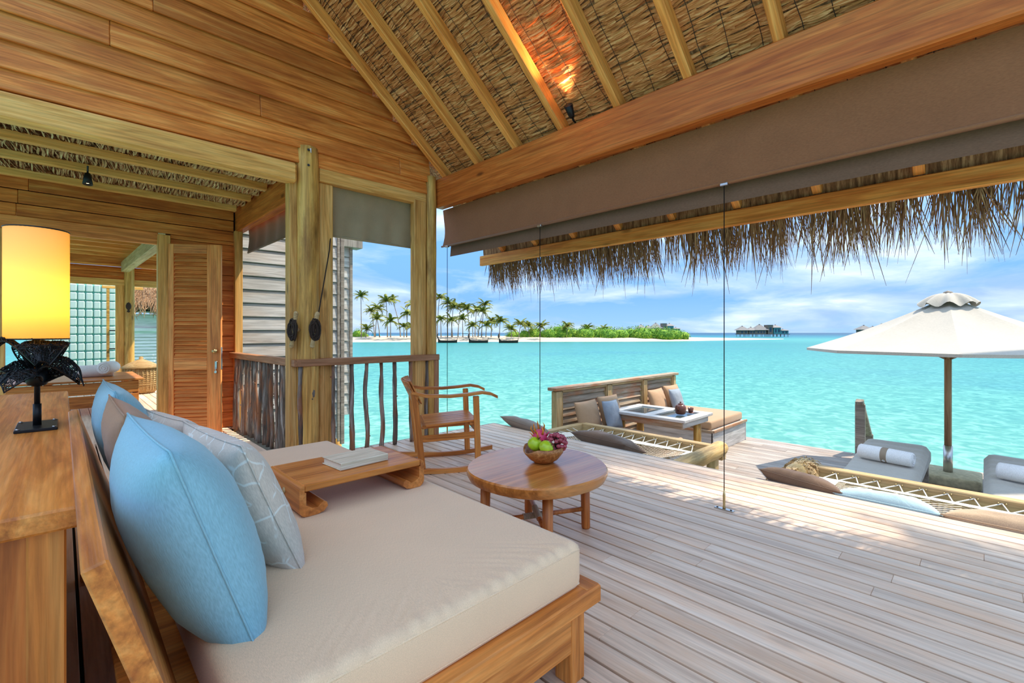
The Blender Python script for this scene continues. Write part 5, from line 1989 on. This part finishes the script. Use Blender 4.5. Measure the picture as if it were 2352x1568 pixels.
def villa(img_x_, d, label, units, stilt=2.2, flip=1):
    t = thing('overwater_villa', label, 'villa', px_point(img_x_, d, SEA), rad(YAW - 90), 'overwater villas on the lagoon')
    for x, w, wall, roof_h, z0, gl in units:
        x *= flip
        MB().box((x, 0, z0 + wall / 2), (w * .82, 6, wall)).build('wall', vg if gl else vw, t)
        if roof_h:
            b = MB()
            hw, hd = w * .6, 4.2
            z = z0 + wall
            b.add([(x - hw, -hd, z), (x + hw, -hd, z), (x + hw, hd, z), (x - hw, hd, z), (x - hw * .12, 0, z + roof_h), (x + hw * .12, 0, z + roof_h)], [(0, 1, 5, 4), (1, 2, 5), (2, 3, 4, 5), (3, 0, 4), (0, 3, 2, 1)])
            b.build('roof', vr, t)
            MB().box((x, 0, z + roof_h + .1), (.8, .8, .5), .1).build('roof_cap', vr, t)
        else:
            MB().box((x, 0, z0 + wall + .1), (w * .9, 6.4, .3)).build('roof', vr, t)
        if not gl or True:
            nwin = max(1, int(w / 3))
            for k in range(nwin):
                MB().box((x + (k + .5 - nwin / 2) * w * .7 / nwin, -3.05, z0 + wall * .5), (w * .3 / nwin, .1, wall * .5)).build('window', dw, t)
        for k in range(3):
            xx = x + (k - 1) * w * .38
            for yy in (-2.6, 2.6):
                MB().tube([(xx, yy, -1), (xx, yy, z0 + .1)], .16, 5, False).build('stilt', vw, t)
    xs = [u[0] * flip for u in units]
    MB().box(((min(xs) + max(xs)) / 2, 0, stilt - .15), (max(xs) - min(xs) + 8, 7, .35)).build('deck', vw, t)
    return t


UN = [(-16.5, 8.5, 3.0, 3.4, 2.2, 0), (-9.5, 7, 3.0, 2.6, 2.2, 0), (-2.5, 10, 3.2, 4.6, 2.2, 0), (5, 5, 7.2, 0, 2.2, 0), (10.5, 7, 5.2, 2.2, 2.2, 1), (16.5, 7.5, 2.8, 1.2, 2.2, 1)]
villa(1751, 377, 'overwater villa with grey roofs left of the parasol on open water', UN)
villa(1512, 395, 'overwater villa showing its roofs above the beach bushes', [(u[0] * .9, u[1] * .9, u[2] + 1.6, u[3], u[4], u[5]) for u in UN])
villa(2022, 360, 'overwater villa half hidden behind the left edge of the parasol', [(-13, 9, 3.4, 3.4, 2.2, 0), (-6, 7, 3.4, 2.6, 2.2, 0), (1, 9, 4.0, 4.0, 2.2, 0), (8, 6, 6, 2, 2.2, 1)])


# ------------------------------------------------------------------ two unseen coconut palms, added out of view to shade the deck
def frond2(seed):
    r = random.Random(seed)
    b = MB()
    ln, n = 2.5, 10
    sp = [V((ln * k / n, 0, .35 * ln * k / n - .75 * ln * (k / n) ** 2)) for k in range(n + 1)]
    b.tube(sp, [.035 * (1 - .8 * k / n) for k in range(n + 1)], 4, False)
    for k in range(2, 44):
        u = k / 44
        i = min(n - 1, int(u * n))
        p = sp[i].lerp(sp[i + 1], u * n - i)
        l2 = .62 * math.sin(PI * (u * .8 + .15)) ** .6
        for s_ in (-1, 1):
            tip = p + V((l2 * .5, s_ * l2 * .8, -l2 * r.uniform(.15, .4)))
            b.add([p - V((.03, 0, 0)), p + V((.03, 0, 0)), tip], [(0, 1, 2)])
    me = bpy.data.meshes.new('frond')
    me.from_pydata([tuple(v) for v in b.v], [], b.f)
    me.materials.append(leafm)
    return me


F2 = [frond2(5), frond2(6)]
r = random.Random(12)
for lab, pts in (('unseen added palm whose crown shades the hammock beside the sofa', [(10.6, -3.4, -2.4), (10.3, -3.1, 1), (9.5, -2.4, 4), (8.4, -.7, 6.1), (7.0, 1.75, 7.0)]),
                 ('unseen added palm whose crown shades the right end of the deck', [(11.2, -5.2, -2.4), (10.9, -5.0, 1), (10.0, -4.6, 4), (8.7, -4.6, 6.2), (7.0, -3.95, 7.0)])):
    t = thing('coconut_palm', lab, 'palm', pts[0], 0, 'unseen palms added to shade the deck')
    o0 = V(pts[0])
    MB().tube([V(p) - o0 for p in pts], [.2, .15, .13, .12, .11], 10).build('trunk', trunkm, t, True)
    for k in range(36):
        o = obj('frond', F2[k % 2], leafm, t)
        o.location = V(pts[-1]) - o0
        o.rotation_euler = (r.uniform(-.2, .2), -r.uniform(-.25, .8), 2 * PI * k / 36 * 3.1 + r.uniform(-.2, .2))
